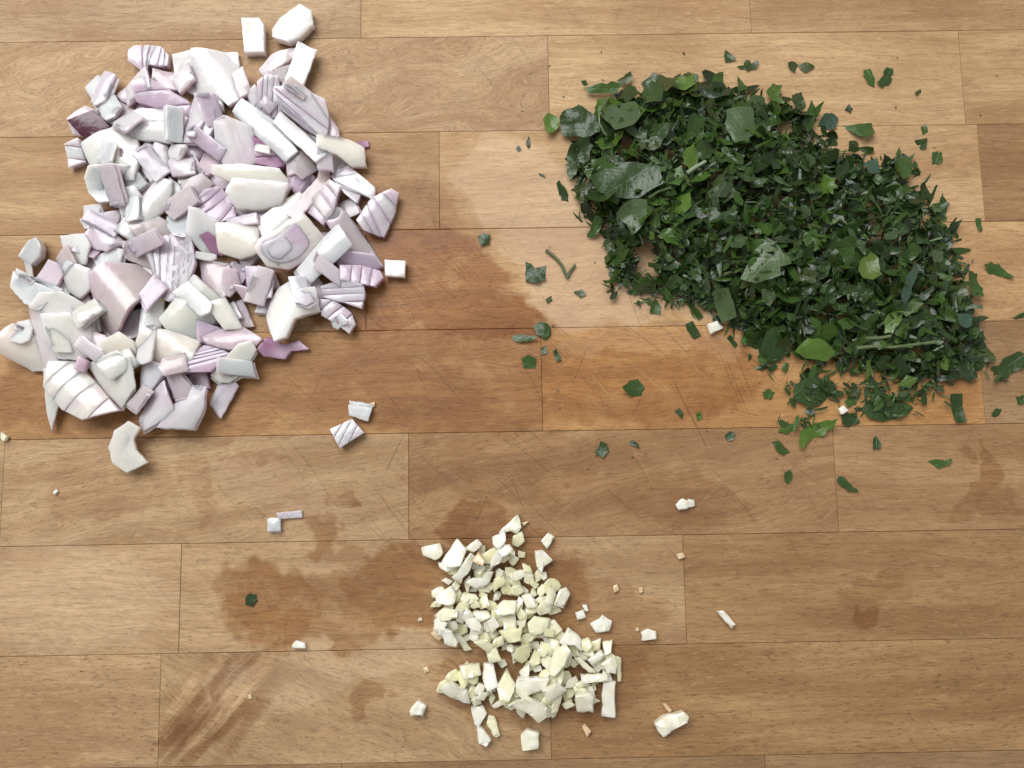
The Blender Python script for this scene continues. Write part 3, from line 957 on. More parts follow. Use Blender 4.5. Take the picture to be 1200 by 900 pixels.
R = random.Random(61)
CHIPS, n, seen = [], 0, []
while n < 10:
    p = (R.uniform(20, 460), R.uniform(60, 490))
    if not in_poly(p, ONION_OUT) or edge_dist(p, ONION_OUT) < 8 or any(math.hypot(p[0] - q[0], p[1] - q[1]) < 28 for q in seen):
        continue
    seen.append(p)
    col = R.choice('PLLVWWC')
    lx, ly = R.uniform(6, 12), R.uniform(4, 7.5)
    o = onion((col, R.choice(('t', 'b', 't')), quad(p[0], p[1], lx, ly, R.uniform(0, 3.14), R), ''), 800 + n, group='small onion chips on the pile', lvl=1)[0]
    FILL.append((CUR[0], o, p, 'small ' + {'P': 'mauve', 'L': 'pale lilac', 'V': 'lilac', 'W': 'white', 'C': 'cream'}[col] + ' onion chip'))
    n += 1

# of the buried ones keep only those that show, and say beside which piece
def strip_to_name(t):
    for wd in (' lying ', ' reaching', ' standing', ' with ', ' above', ' below', ' at the', ' in the', ' beside', ' right of', ' left of', ' under', ' like', ' between', ' pointing', ' near', ' pointed', ' jutting', ' tucked', ' still', ' on its', ' on the', ' inside', ' as', ' of thin', ', ', ' far'):
        i = t.find(wd)
        if i > 8:
            t = t[:i]
    return t
MARKS = []
cnt = {}
for s_ in ONIONS:
    cnt[strip_to_name(s_[3])] = cnt.get(strip_to_name(s_[3]), 0) + 1
for s_ in ONIONS:
    nm = strip_to_name(s_[3])
    if cnt[nm] == 1 and 3 <= len(nm.split()) <= 7:
        q = np.array(P(s_[2])).mean(0)
        MARKS.append((q[0], q[1], nm))
used = set()
for cid, o, p, look in FILL:
    if int((ID == cid).sum()) < 25:
        for ch in list(o.children):
            bpy.data.objects.remove(ch)
        bpy.data.objects.remove(o)
    else:
        o['label'] = beside(p, MARKS, used, look + ('' if 'chip' in look or 'dice' in look or 'stick' in look else ' half buried'))

# ------------------------------------------------------------------ garlic
GT = [(.85, .82, .67), (.84, .80, .60), (.84, .81, .57), (.86, .835, .72), (.80, .77, .49)]
def garlic(pts, label, idx, group, tint=None, thick=None, name='garlic_piece'):
    R = random.Random(5000 + idx)
    pts = P(pts) if isinstance(pts, str) else pts
    z0 = .001
    for _ in range(2):
        poly = ccw(poly_at(pts, z0))
        z0 = mean_height(poly) + .002
    size = math.sqrt(abs(np.ptp(poly[:, 0]) * np.ptp(poly[:, 1])))
    th = thick or min(.0042, max(.0008, size * R.uniform(.38, .62)))
    (a, b, d), c = settle(poly, th * .9, max_slope=.6, q=70)
    sx, sy = R.uniform(-.18, .18), R.uniform(-.18, .18)
    def zf(x, y):
        return max(a + (b + sx) * (x - c[0]) + (d + sy) * (y - c[1]), .00002)
    st = max(.0009, size * .22)
    me = slab_mesh(name, poly, zf, th, R, step=st, jit=size * .02, edge=min(.0004, size * .06), rnd_c=size * .05, taper=R.uniform(-.01, .06) * size, rough=size * .03, mat=M_GARLIC, sharp=42)
    if me is None:
        return None
    o = put(name, me, (c[0], c[1], a))
    t = tint or R.choice(GT)
    f = R.uniform(.92, 1.03)
    o['tint'] = [min(.86, q * f) for q in t]
    o['seed'] = R.uniform(0, 9)
    o['label'], o['category'] = label, 'garlic piece'
    o['group'] = group
    return o

GA_OUT = P('512,655 535,648 562,640 590,634 612,642 622,662 640,672 655,690 660,712 652,735 668,748 700,752 726,770 726,790 700,806 690,826 660,836 625,842 590,832 555,824 522,818 514,800 530,788 560,778 548,764 520,748 507,722 510,690 522,672')
GA_GAP = [P('545,752 572,748 582,772 566,790 550,778'), P('586,760 606,762 612,790 594,796'), P('600,795 625,806 620,815 600,812'), P('668,778 690,782 682,800 664,796')]
R = random.Random(44)
seen, n, GFILL = [], 0, []
for t in range(9000):
    if n >= 226:
        break
    p = (R.uniform(505, 730), R.uniform(632, 845))
    if not in_poly(p, GA_OUT) or edge_dist(p, GA_OUT) < 4 or any(in_poly(p, g) for g in GA_GAP):
        continue
    if any(math.hypot(p[0] - q[0], p[1] - q[1]) < 7.2 for q in seen):
        continue
    seen.append(p)
    s = R.uniform(5.5, 10.5)
    k = R.randint(4, 6)
    el = R.uniform(.9, 1.6)
    ti = R.randrange(5)
    o = garlic(blob(p[0], p[1], s * el, s * R.uniform(.65, 1.0), R.uniform(0, 3.14), k, R, .3), '', n, 'garlic bits packed in the heap', GT[ti])
    if o:
        GFILL.append((CUR[0], o, p, ('long ' if el > 1.3 else '') + ('small ' if s < 7.5 else '') + ('ivory', 'cream', 'greenish', 'white', 'yellowish')[ti] + ' garlic bit'))
    n += 1

GARLIC = [
 ('496,650 494,641 516,636 520,648 511,656','white garlic square at the upper left corner of the garlic heap',0),
 ('518,657 536,630 548,643 541,662 526,664','pointed white garlic wedge at the upper left of the heap',3),
 ('541,662 552,646 558,652 540,684 529,676','slanting white garlic stick below the pointed wedge',3),
 ('545,641 560,630 566,637 555,646','small white garlic stick at the top of the heap',3),
 ('553,656 561,646 569,656 566,662','tan edged garlic bit behind the small top stick',1),
 ('584,625 607,602 611,618 606,626 598,622','tall pointed garlic triangle at the very top of the heap',0),
 ('577,628 592,620 593,632 585,642 578,637','white garlic chip left of the tall triangle',3),
 ('601,628 612,622 615,634 607,641 600,638','greenish garlic nub below the tall triangle',4),
 ('611,613 620,611 614,617','tiny peach garlic tip beside the tall triangle',1),
 ('634,634 642,624 650,629 641,644','white garlic cube alone above the right of the heap',3),
 ('626,645 636,644 648,656 637,663 635,672 629,664','white garlic arrowhead alone right of the heap',3),
 ('648,706 655,690 664,688 668,695 660,712','white garlic block at the right shoulder of the heap',0),
 ('638,704 645,686 652,692 648,708 641,709','cream garlic slab left of the right shoulder block',1),
 ('510,695 530,686 535,698 533,706 512,706','white garlic slab at the left side of the heap',0),
 ('508,722 520,712 537,714 536,722 518,728','cream garlic slab at the lower left of the upper heap',1),
 ('579,712 590,703 606,704 603,718 584,719','large pale garlic chunk in the middle of the heap',0),
 ('618,729 626,721 645,725 640,738 628,743 620,740','large greenish white garlic chunk right of the middle',2),
 ('588,722 604,718 606,736 592,740','boxy cream garlic chunk below the middle of the heap',1),
 ('570,728 580,721 586,732 576,743','white rounded garlic bit at the lower middle of the upper heap',3),
 ('518,735 530,736 537,752 536,757 521,753','pale garlic tile below the left side of the heap',3),
 ('504,742 510,738 520,746 514,750','tiny tan garlic bit left of the pale tile',1),
 ('555,750 572,746 580,758 572,764','curved garlic paring above the bare wood in the heap',2),
 ('570,762 582,756 588,772 574,776','translucent garlic chip above the bare wood gap',2),
 ('584,738 612,732 610,748 596,752','greyish garlic sliver in the shade of the heap',4),
 ('606,756 619,752 621,768 612,778 600,772','olive garlic cube below the middle of the heap',4),
 ('654,752 666,735 680,746 681,762 672,754','white garlic flake at the right of the lower heap',3),
 ('642,790 650,760 662,752 668,760 660,778 648,792','long yellowish garlic stick slanting in the lower right heap',1),
 ('681,750 690,747 695,756 688,764 681,760','round grey garlic bit beside the white flake',4),
 ('672,770 680,769 699,788 690,788','pointed garlic sliver in the lower right heap',1),
 ('688,773 704,760 708,766 694,779','white garlic stick at the right of the lower heap',3),
 ('706,752 718,750 716,764 708,768','pale garlic bit at the top right of the lower heap',2),
 ('703,778 715,769 722,774 722,790 712,788','smooth grey garlic wedge at the right edge of the heap',0),
 ('720,768 728,771 729,799 724,799','thin glassy garlic sliver at the rightmost edge of the heap',4),
 ('680,790 712,790 712,796 682,800','flat white garlic strip above the long upright strip',3),
 ('706,800 721,797 721,840 704,838','long upright garlic strip at the lower right corner',3),
 ('673,812 694,806 695,834 690,832 676,834','white garlic chunk left of the long upright strip',0),
 ('514,805 528,796 548,806 552,824 530,817','white garlic wedge at the lower left corner of the heap',3),
 ('538,780 550,778 562,778 564,790 544,794','irregular garlic bit above the lower left wedge',1),
 ('566,778 578,776 584,800 572,808 566,795','upright pale garlic stick in the lower heap',3),
 ('582,802 594,784 604,800 596,818 586,818','yellow centred garlic chunk in the lower heap',2),
 ('606,792 644,792 640,804 612,818 604,810','widest white garlic slab in the lower heap',3),
 ('634,806 652,796 664,808 645,820','cream garlic slab right of the widest slab',0),
 ('594,822 618,812 640,824 642,836 630,846 620,834','pale garlic piece at the bottom of the lower heap',0),
 ('552,828 566,826 571,836 562,850 556,848','white garlic chip below the lower heap, upper of a pair',3),
 ('558,848 566,852 576,866 570,874 561,870','white garlic chip below the lower heap, lower of a pair',3),
 ('572,838 580,840 586,862 580,864 570,848','yellowish garlic paring beside the pair below the heap',2),
 ('610,860 618,853 632,857 631,876 612,878','loose garlic bit on the board at the bottom, left of the joint',0),
 ('480,832 490,820 500,827 496,838 482,838','loose white garlic bit at the lower left of the heap',3),
 ('674,718 684,715 687,724 677,727','tiny white garlic cube right of the heap, lower of two',3),
 ('682,709 688,709 690,716 686,717','tiny white garlic crumb right of the heap, upper of two',3),
 ('691,731 702,725 706,720 717,727 714,739 698,741','curled white garlic flake alone right of the heap',3),
 ('751,741 760,737 769,740 769,749 752,751','white garlic block alone right of the heap, beside a crumb',3),
 ('745,737 749,736 750,740 746,741','tiny tan crumb touching distance from the white garlic block',1),
 ('840,717 847,715 862,732 857,737','thin garlic stick alone far right of the heap',3),
 ('766,848 775,839 800,832 807,838 804,846 786,855 777,863','large loose garlic chunk at the lower right of the board',0),
 ('777,826 781,825 788,833 784,836','small peach garlic sliver above the large loose chunk',1),
 ('682,852 686,849 693,857 688,864','peach diamond of garlic below the right of the heap',1),
 ('792,592 800,584 808,588 806,596 796,598','white garlic crumb with a pink side, alone above the thin stick',3),
 ('806,584 814,586 815,593 807,595','small white crumb joined to the pink sided garlic crumb',3),
 ('341,757 346,751 357,754 358,760 343,760','white garlic crumb alone at the lower left of the board',3),
 ('0,506 8,511 5,517 0,515','cream sliver cut off by the left edge of the photograph',1),
 ('719,687 724,685 726,692 720,695','tan garlic crumb on the bare wood, left of two',1),
 ('749,689 753,688 754,694 750,696','tan garlic crumb on the bare wood, right of two',1),
 ('793,650 801,648 804,653 796,656','tan garlic crumb beside the short joint on the right',1),
 ('495,784 501,782 503,788 497,790','peach garlic crumb left of the lower heap',1),
 ('489,726 493,724 495,728 490,729','pale garlic speck left of the upper heap',1),
 ('433,472 439,471 438,477','tiny peach crumb on the corner of the loose white onion chip',1),
 ('289,816 293,815 294,820 290,820','tan speck alone on the lower left block',1),
 ('828,381 840,376 848,384 833,392','white garlic chip at the lower edge of the parsley',3),
 ('850,331 854,322 859,323 857,332 851,335','bright white bit lying in the parsley',3),
 ('983,479 989,475 995,481 986,486','small white chip among the lower parsley scraps',3),
 ('60,577 64,573 66,576 62,580','tiny white shaving alone on the left side of the board',3),
]
for i, (pts, lab, t) in enumerate(GARLIC):
    inpile = 'heap' in lab and 'alone' not in lab and 'loose' not in lab
    garlic(pts, lab, 600 + i, 'chopped garlic in the heap' if inpile else 'loose garlic crumbs on the board', GT[t] if 'peach' not in lab and 'tan ' not in lab else (.72, .50, .30))

MARKS, cnt = [], {}
for s_ in GARLIC:
    cnt[strip_to_name(s_[1])] = cnt.get(strip_to_name(s_[1]), 0) + 1
for s_ in GARLIC:
    nm = strip_to_name(s_[1])
    if cnt[nm] == 1 and 3 <= len(nm.split()) <= 7 and 'heap' in s_[1] and 'peach' not in nm:
        q = np.array(P(s_[0])).mean(0)
        MARKS.append((q[0], q[1], nm))
for cid, o, p, look in GFILL:
    if int((ID == cid).sum()) < 10:
        bpy.data.objects.remove(o)
    else:
        o['label'] = beside(p, MARKS, used, look)

# ------------------------------------------------------------------ parsley
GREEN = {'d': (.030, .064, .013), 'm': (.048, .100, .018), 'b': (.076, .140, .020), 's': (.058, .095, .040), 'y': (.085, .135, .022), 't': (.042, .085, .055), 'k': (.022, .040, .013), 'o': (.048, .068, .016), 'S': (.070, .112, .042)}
def leaf_mesh(name, poly, zf, R, step, axis, mat, lift=None):
    p = densify(ccw(poly), step, step * .10, R)
    if R.random() < .3:
        t_ = np.zeros(len(p))
        t_[::2] = -step * .22
        q_ = inset(p, 1.0) - p
        p = p + q_ * t_[:, None]
    v2, f2 = fill_poly(p, step, R)
    if not f2:
        return None
    va = np.array([[q[0], q[1]] for q in v2])
    V = [(q[0], q[1], max(zf(q[0], q[1]), .00008)) for q in va]
    me = bpy.data.meshes.new(name)
    me.from_pydata(V, [], [tuple(t) for t in f2])
    me.update()
    me.polygons.foreach_set('use_smooth', [True] * len(me.polygons))
    uvl = me.uv_layers.new(name='UVMap')
    c = p.mean(0)
    vi = np.empty(len(me.loops), int)
    me.loops.foreach_get('vertex_index', vi)
    x, y = (va[:, 0] - c[0]) * 1000, (va[:, 1] - c[1]) * 1000
    ca, sa = math.cos(axis), math.sin(axis)
    ox = 0.0
    uvl.data.foreach_set('uv', np.stack([x * ca + y * sa + ox, -x * sa + y * ca + ox], 1)[vi].ravel())
    me.materials.append(mat)
    return me

def leaf(pts, label, idx, group, col='d', fold=None, tilt=.25, tall=1.0, up=0.0, name='parsley_leaf'):
    R = random.Random(9000 + idx)
    pts = P(pts) if isinstance(pts, str) else pts
    z0 = .0008
    for _ in range(2):
        poly = ccw(poly_at(pts, z0))
        z0 = mean_height(poly) + .0008
    size = max(np.ptp(poly[:, 0]), np.ptp(poly[:, 1]))
    (a, b, d), c = settle(poly, .0006, max_slope=.6, q=85)
    cv = np.cov((poly - c).T)
    ev, evec = np.linalg.eigh(cv)
    ax = math.atan2(evec[1, 1], evec[0, 1]) + R.gauss(0, .25)
    ux, uy = math.cos(ax), math.sin(ax)
    half = size * .5
    vf = R.uniform(.15, .75) * R.choice((1, 1, -1)) * tall   # fold along the midrib
    cu = R.uniform(-.5, .9) * tall / half                    # curl along it
    ph, am = R.uniform(0, 6), size * R.uniform(.03, .085) * tall
    tx, ty = R.gauss(0, tilt), R.gauss(0, tilt)
    fk = 2 * math.pi / max(size, .004) * R.uniform(1.0, 2.0)
    fan = None
    if fold:
        f0 = poly_at(P(fold), z0)
        fan = (f0[0], math.atan2(*(c - f0[0])[::-1]))
    def raw(x, y):
        u = (x - c[0]) * ux + (y - c[1]) * uy
        v = -(x - c[0]) * uy + (y - c[1]) * ux
        z = (b + tx) * (x - c[0]) + (d + ty) * (y - c[1]) + vf * (math.sqrt(v * v + (half * .12) ** 2)) * .6 + cu * u * u * .5
        z += am * math.sin(fk * u + ph) * math.cos(fk * v * 1.3 + ph)
        if fan is not None:
            th = math.atan2(y - fan[0][1], x - fan[0][0]) - fan[1]
            r = math.hypot(x - fan[0][0], y - fan[0][1])
            z += .10 * r * abs(math.sin(th * 4.2 + .5)) - .12 * r
        return z
    zmin = min(raw(q[0], q[1]) for q in poly)
    zc = sum(raw(q[0], q[1]) for q in poly) / len(poly)
    base = a + (.0002 - zmin * .6 if a < .002 else -zc * .5 + .0004) + up
    me = leaf_mesh(name, poly, lambda x, y: base + raw(x, y), R, max(.0014, size * .14), ax, M_LEAF)
    if me is None:
        return None
    o = put(name, me, (c[0], c[1], max(base, 0)))
    g = GREEN[col]
    f = R.uniform(.8, 1.2)
    o['tint'] = [q * f for q in g]
    o['label'], o['category'], o['group'] = label, 'parsley piece', group
    return o

def scrap(cx, cy, s, ang, R):
    """outline of a cut bit of parsley leaf"""
    k = R.random()
    shp = 'toothed parsley tip' if k < .42 else 'square parsley flake' if k < .75 else 'parsley blade' if k < .9 else 'parsley ribbon'
    el = R.uniform(.45, .95)
    pts = []
    if k < .42:      # toothed tip with a straight cut
        m = R.randint(2, 4)
        pts = [(-s, -s * el * .8), (-s * R.uniform(.7, 1), s * el * .8)]
        for i in range(2 * m + 1):
            t = math.pi / 2 - math.pi * i / (2 * m)
            r = 1.0 if i % 2 == 0 else .74
            pts.append((s * r * math.cos(t) * R.uniform(.9, 1.15), s * el * r * math.sin(t) * 1.05))
    elif k < .75:    # four sided cut flake
        pts = [(-s, -s * el * R.uniform(.4, 1)), (-s * R.uniform(.6, 1), s * el * R.uniform(.5, 1)), (s * .2, s * el * R.uniform(.7, 1.1)), (s, s * el * R.uniform(.2, .8)), (s * R.uniform(.7, 1.1), -s * el * R.uniform(.3, 1))]
    elif k < .9:     # pointed blade
        pts = [(-s, 0), (-s * .3, s * el * .45), (s * 1.2, R.uniform(-.2, .2) * s), (-s * .2, -s * el * .45)]
    else:            # ribbon
        w_ = s * .22
        pts = [(-s * 1.2, -w_), (-s * 1.2, w_), (0, w_ * 1.5), (s * 1.3, w_), (s * 1.2, -w_), (0, -w_ * .6)]
    return [(cx + x * math.cos(ang) - y * math.sin(ang), cy + x * math.sin(ang) + y * math.cos(ang)) for x, y in pts], shp

PA_OUT = P('684,165 700,130 740,112 775,98 850,98 890,118 940,130 968,165 1010,185 1060,188 1085,225 1112,265 1125,320 1142,370 1150,420 1120,445 1040,440 985,425 940,408 905,412 860,380 800,352 755,345 716,322 708,280 676,240 678,200')
PA_GAP = [P('718,152 736,150 742,172 722,186'), P('742,290 766,282 772,318 752,334')]
def heap_h(px, py):
    if not in_poly((px, py), PA_OUT):
        return 0.0
    return .0145 * (1 - math.exp(-edge_dist((px, py), PA_OUT) / 46.0))

# the countless small shreds that make up the heap, one mass
R = random.Random(77)
SV, SF, ST, SU = [], [], [], []
def add_shred(px, py, z, s, R, col, flat=False):
    c = at(px, py, z)
    ang = R.uniform(0, 2 * math.pi)
    tilt = R.gauss(0, .22) if flat else R.gauss(0, .65)
    rollx = R.gauss(0, .15) if flat else R.gauss(0, .5)
    M = Euler((rollx, tilt, ang)).to_matrix()
    el = R.uniform(.25, .85)
    k = R.randint(0, 2)
    if k == 0:
        prof = [(-1, -.6), (-.2, -.9), (.6, -.7), (1.1, 0), (.5, .8), (-.3, .75), (-1, .5)]
    elif k == 1:
        prof = [(-1, -.4), (-.1, -.5), (1.2, -.1), (.9, .3), (0, .6), (-1, .55)]
    else:
        prof = [(-1.1, -.2), (0, -.45), (1.2, -.15), (1.15, .2), (0, .25), (-1.1, .3)]
    cv, fo = R.uniform(-.5, .6), R.uniform(-.6, .6)
    pts = [(0, 0)] + [(x * R.uniform(.8, 1.2), y * R.uniform(.8, 1.2)) for x, y in prof]
    b = len(SV)
    for x, y in pts:
        v = M @ Vector((x * s, y * s * el, (cv * x * x * .4 + fo * abs(y) * .5) * s))
        SV.append((c[0] + v.x, c[1] + v.y, max(z + v.z, .0001)))
        ST.append(col)
        SU.append((x * s * 1000 + b % 37, y * s * el * 1000 + b % 53))
    n = len(prof)
    for i in range(n):
        SF.append((b, b + 1 + i, b + 1 + (i + 1) % n))
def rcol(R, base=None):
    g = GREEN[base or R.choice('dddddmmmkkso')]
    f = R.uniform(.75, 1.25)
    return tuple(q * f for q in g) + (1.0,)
n = 0
while n < 5000:
    p = (R.uniform(655, 1165), R.uniform(85, 465))
    if not in_poly((p[0] + R.gauss(0, 7), p[1] + R.gauss(0, 7)), PA_OUT) or any(in_poly(p, g) for g in PA_GAP):
        continue
    h = heap_h(*p)
    if h < .002 and R.random() < .35:
        continue
    z = h * math.sqrt(R.uniform(.0, 1.0))
    add_shred(p[0], p[1], z + .0004, R.uniform(.0010, .0030) * (1.6 if n < 2200 else 1.1), R, rcol(R, R.choice('kkdd') if z < h * .75 else None))  # deeper shreds get darker greens, painting in the shade of the gaps
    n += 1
for cx, cy, rx, ry, m in ((985, 455, 60, 20, 55), (950, 450, 22, 30, 42), (1040, 465, 45, 22, 70), (1085, 455, 40, 16, 30), (1130, 430, 40, 20, 40), (1000, 430, 55, 14, 40), (735, 330, 30, 14, 24), (795, 352, 40, 12, 20), (690, 190, 14, 30, 24), (1110, 320, 22, 45, 30), (900, 420, 20, 20, 20), (930, 495, 26, 12, 14)):
    for _ in range(m):
        add_shred(R.gauss(cx, rx * .5), R.gauss(cy, ry * .5), R.uniform(.0004, .003), R.uniform(.0008, .0024), R, rcol(R), True)
for _ in range(70):
    add_shred(R.uniform(600, 1195), R.uniform(60, 560), .0003, R.uniform(.0003, .0007), R, rcol(R, 'd'), True)
me = bpy.data.meshes.new('chopped_parsley')
me.from_pydata(SV, [], SF)
me.update()
me.polygons.foreach_set('use_smooth', [True] * len(me.polygons))
ca = me.color_attributes.new('tint', 'FLOAT_COLOR', 'POINT')
ca.data.foreach_set('color', np.array(ST, np.float32).ravel())
uvl = me.uv_layers.new(name='UVMap')
vi = np.empty(len(me.loops), int)
me.loops.foreach_get('vertex_index', vi)
uvl.data.foreach_set('uv', np.array(SU)[vi].ravel())
me.materials.append(M_LEAFS)
o = bpy.data.objects.new('chopped_parsley', me)
C.objects.link(o)
o['kind'] = 'stuff'
o['label'] = 'mass of finely chopped dark green parsley heaped on the board'
# the heap's surface enters the height field
ys = HY0 + (np.arange(HNY) + .5) * RES
xs = HX0 + (np.arange(HNX) + .5) * RES
def board_to_px(x, y, z=.008):
    d = np.array([x, y - CAM_Y, z - CAM_H])
    l = ROT.T @ d
    return 600 + CAM_F * l[0] / -l[2], 450 - CAM_F * l[1] / -l[2]
blk = 4
for j in range(0, HNY, blk):
    for i in range(0, HNX, blk):
        if xs[i] < .02 or ys[j] < -.05:
            continue
        h = heap_h(*board_to_px(xs[i], ys[j]))
        if h > 0:
            H[j:j + blk, i:i + blk] = np.maximum(H[j:j + blk, i:i + blk], h * .97)

# single flakes on the heap: the ones that show largest
R = random.Random(99)
seen, n, PFILL = [], 0, []
for t in range(20000):
    if n >= 214:
        break
    p = (R.uniform(665, 1160), R.uniform(90, 455))
    if not in_poly((p[0] + R.gauss(0, 6), p[1] + R.gauss(0, 6)), PA_OUT) or any(in_poly(p, g) for g in PA_GAP):
        continue
    if any(math.hypot(p[0] - q[0], p[1] - q[1]) < 14.0 for q in seen):
        continue
    seen.append(p)
    big = p[0] < 840 and p[1] < 250
    s = R.uniform(8, 15) * (1.25 if big else 1.0)
    col = R.choice('mmmobdsd' if big else 'dddmmmsskkob')
    out, shp = scrap(p[0], p[1], s, R.uniform(0, 6.28), R)
    look = {'d': 'dark green', 'm': 'mid green', 's': 'greyish green', 'k': 'blackish green', 'o': 'olive', 'b': 'light green'}[col] + ' ' + shp
    o = leaf(out, '', n, 'cut parsley flakes on the heap', col, tilt=.55, tall=1.3)
    if o:
        PFILL.append((o, p, look))
    n += 1

LEAVES = [
 # pts, colour, fold origin or None, label
 ('636,142 642,134 655,140 655,150 648,158 640,158','b',None,'bright green leaf tip at the far left of the parsley heap'),
 ('655,140 664,132 677,128 688,136 697,144 701,163 688,168 672,164 658,160','d','656,158','dark toothed leaf beside the bright tip at the far left'),
 ('686,104 700,102 715,100 727,102 722,112 704,112 688,111','m',None,'green strip of leaf lying above the left of the heap'),
 ('680,98 686,96 689,101 684,103','d',None,'tiny green bit left of the green strip'),
 ('722,96 730,92 738,86 741,92 736,100 726,100','o',None,'folded brownish green tip at the top left of the heap'),
 ('705,136 712,124 725,119 742,124 748,145 738,158 718,162','s','728,160','large greyish green leaf at the upper left of the heap'),
 ('752,128 752,110 757,102 763,95 770,99 776,108 774,118 771,128','d','762,130','dark serrated leaf standing at the upper left of the heap'),
 ('784,105 785,92 792,95 797,90 804,94 811,92 812,106 800,112','b','797,112','bright green toothed leaf at the top of the heap'),
 ('815,98 832,93 842,98 855,108 850,118 836,122 818,118','k','818,116','dark folded leaf with a pale rib at the top of the heap'),
 ('862,112 863,90 868,98 874,108','m',None,'pointed leaf bit sticking out of the top edge'),
 ('700,225 690,210 712,196 742,192 770,200 776,220 748,234 720,232','d','700,226','widest dark leaf on the left of the heap'),
 ('722,250 730,240 742,235 756,238 759,250 752,266 740,276 734,262','S','756,245','pale sage veined leaf on the left side of the heap'),
 ('850,130 866,127 880,130 882,158 870,172 855,176 846,152','s',None,'smooth grey green leaf near the top of the heap'),
 ('868,326 880,304 897,278 906,284 916,298 926,310 912,314 913,324 886,332','S','898,280','sage green triangular leaf in the middle of the heap'),
 ('1003,318 1008,304 1018,297 1026,302 1028,324 1016,331 1007,328','y',None,'smooth yellow green oval leaf on the right of the heap'),
 ('1048,350 1054,328 1070,308 1076,318 1066,334 1060,352 1054,360','t',None,'shiny teal leaf on the right side of the heap'),
 ('833,343 850,340 857,356 862,372 846,378 838,360','S',None,'grey green rectangle of leaf at the lower left edge'),
 ('1112,372 1130,369 1133,378 1128,386 1114,384','t',None,'bluish shiny leaf at the right edge of the heap'),
 ('888,412 893,390 905,386 914,400 918,420 905,426','d','900,388','dark drooping leaf at the bottom edge of the heap'),
 ('930,412 942,398 960,400 978,414 968,424 944,420','b','960,398','mid green leaf at the bottom edge of the heap'),
 ('1082,300 1090,296 1102,298 1100,308 1088,311','s',None,'pale curled leaf near the right edge of the heap'),
 ('1030,278 1052,272 1046,282 1032,284','s',None,'pale sliver of leaf at the right of the heap'),
 ('1050,190 1062,184 1068,196 1062,208 1054,214 1044,208','m','1060,186','folded light green leaf at the upper right of the heap'),
 ('1007,196 1024,188 1026,206 1010,210','t',None,'teal toned leaf at the upper right of the heap'),
 ('936,148 942,134 949,120 953,128 952,148 944,158','m',None,'pointed green leaf at the upper middle edge'),
 ('896,110 904,101 914,103 912,116 918,126 904,120','b',None,'small bright leaf at the top edge right of centre'),
 ('1122,322 1138,324 1140,334 1148,340 1146,350 1132,348','m',None,'leaf piece hanging off the right edge of the heap'),
 ('830,225 846,214 858,220 850,232 836,234','s',None,'glossy grey leaf near the centre of the heap'),
]
for i, (pts, col, fo, lab) in enumerate(LEAVES):
    leaf(pts, lab, 300 + i, 'large parsley leaves on the heap', col, fo, tilt=.12, tall=.7, up=.0018)

MARKS = []
for pts, col, fo, lab in LEAVES:
    q = np.array(P(pts)).mean(0)
    nm = strip_to_name(lab)
    if len(nm.split()) > 2:
        MARKS.append((q[0], q[1], nm))
for o, p, look in PFILL:
    o['label'] = beside(p, MARKS, used, look)

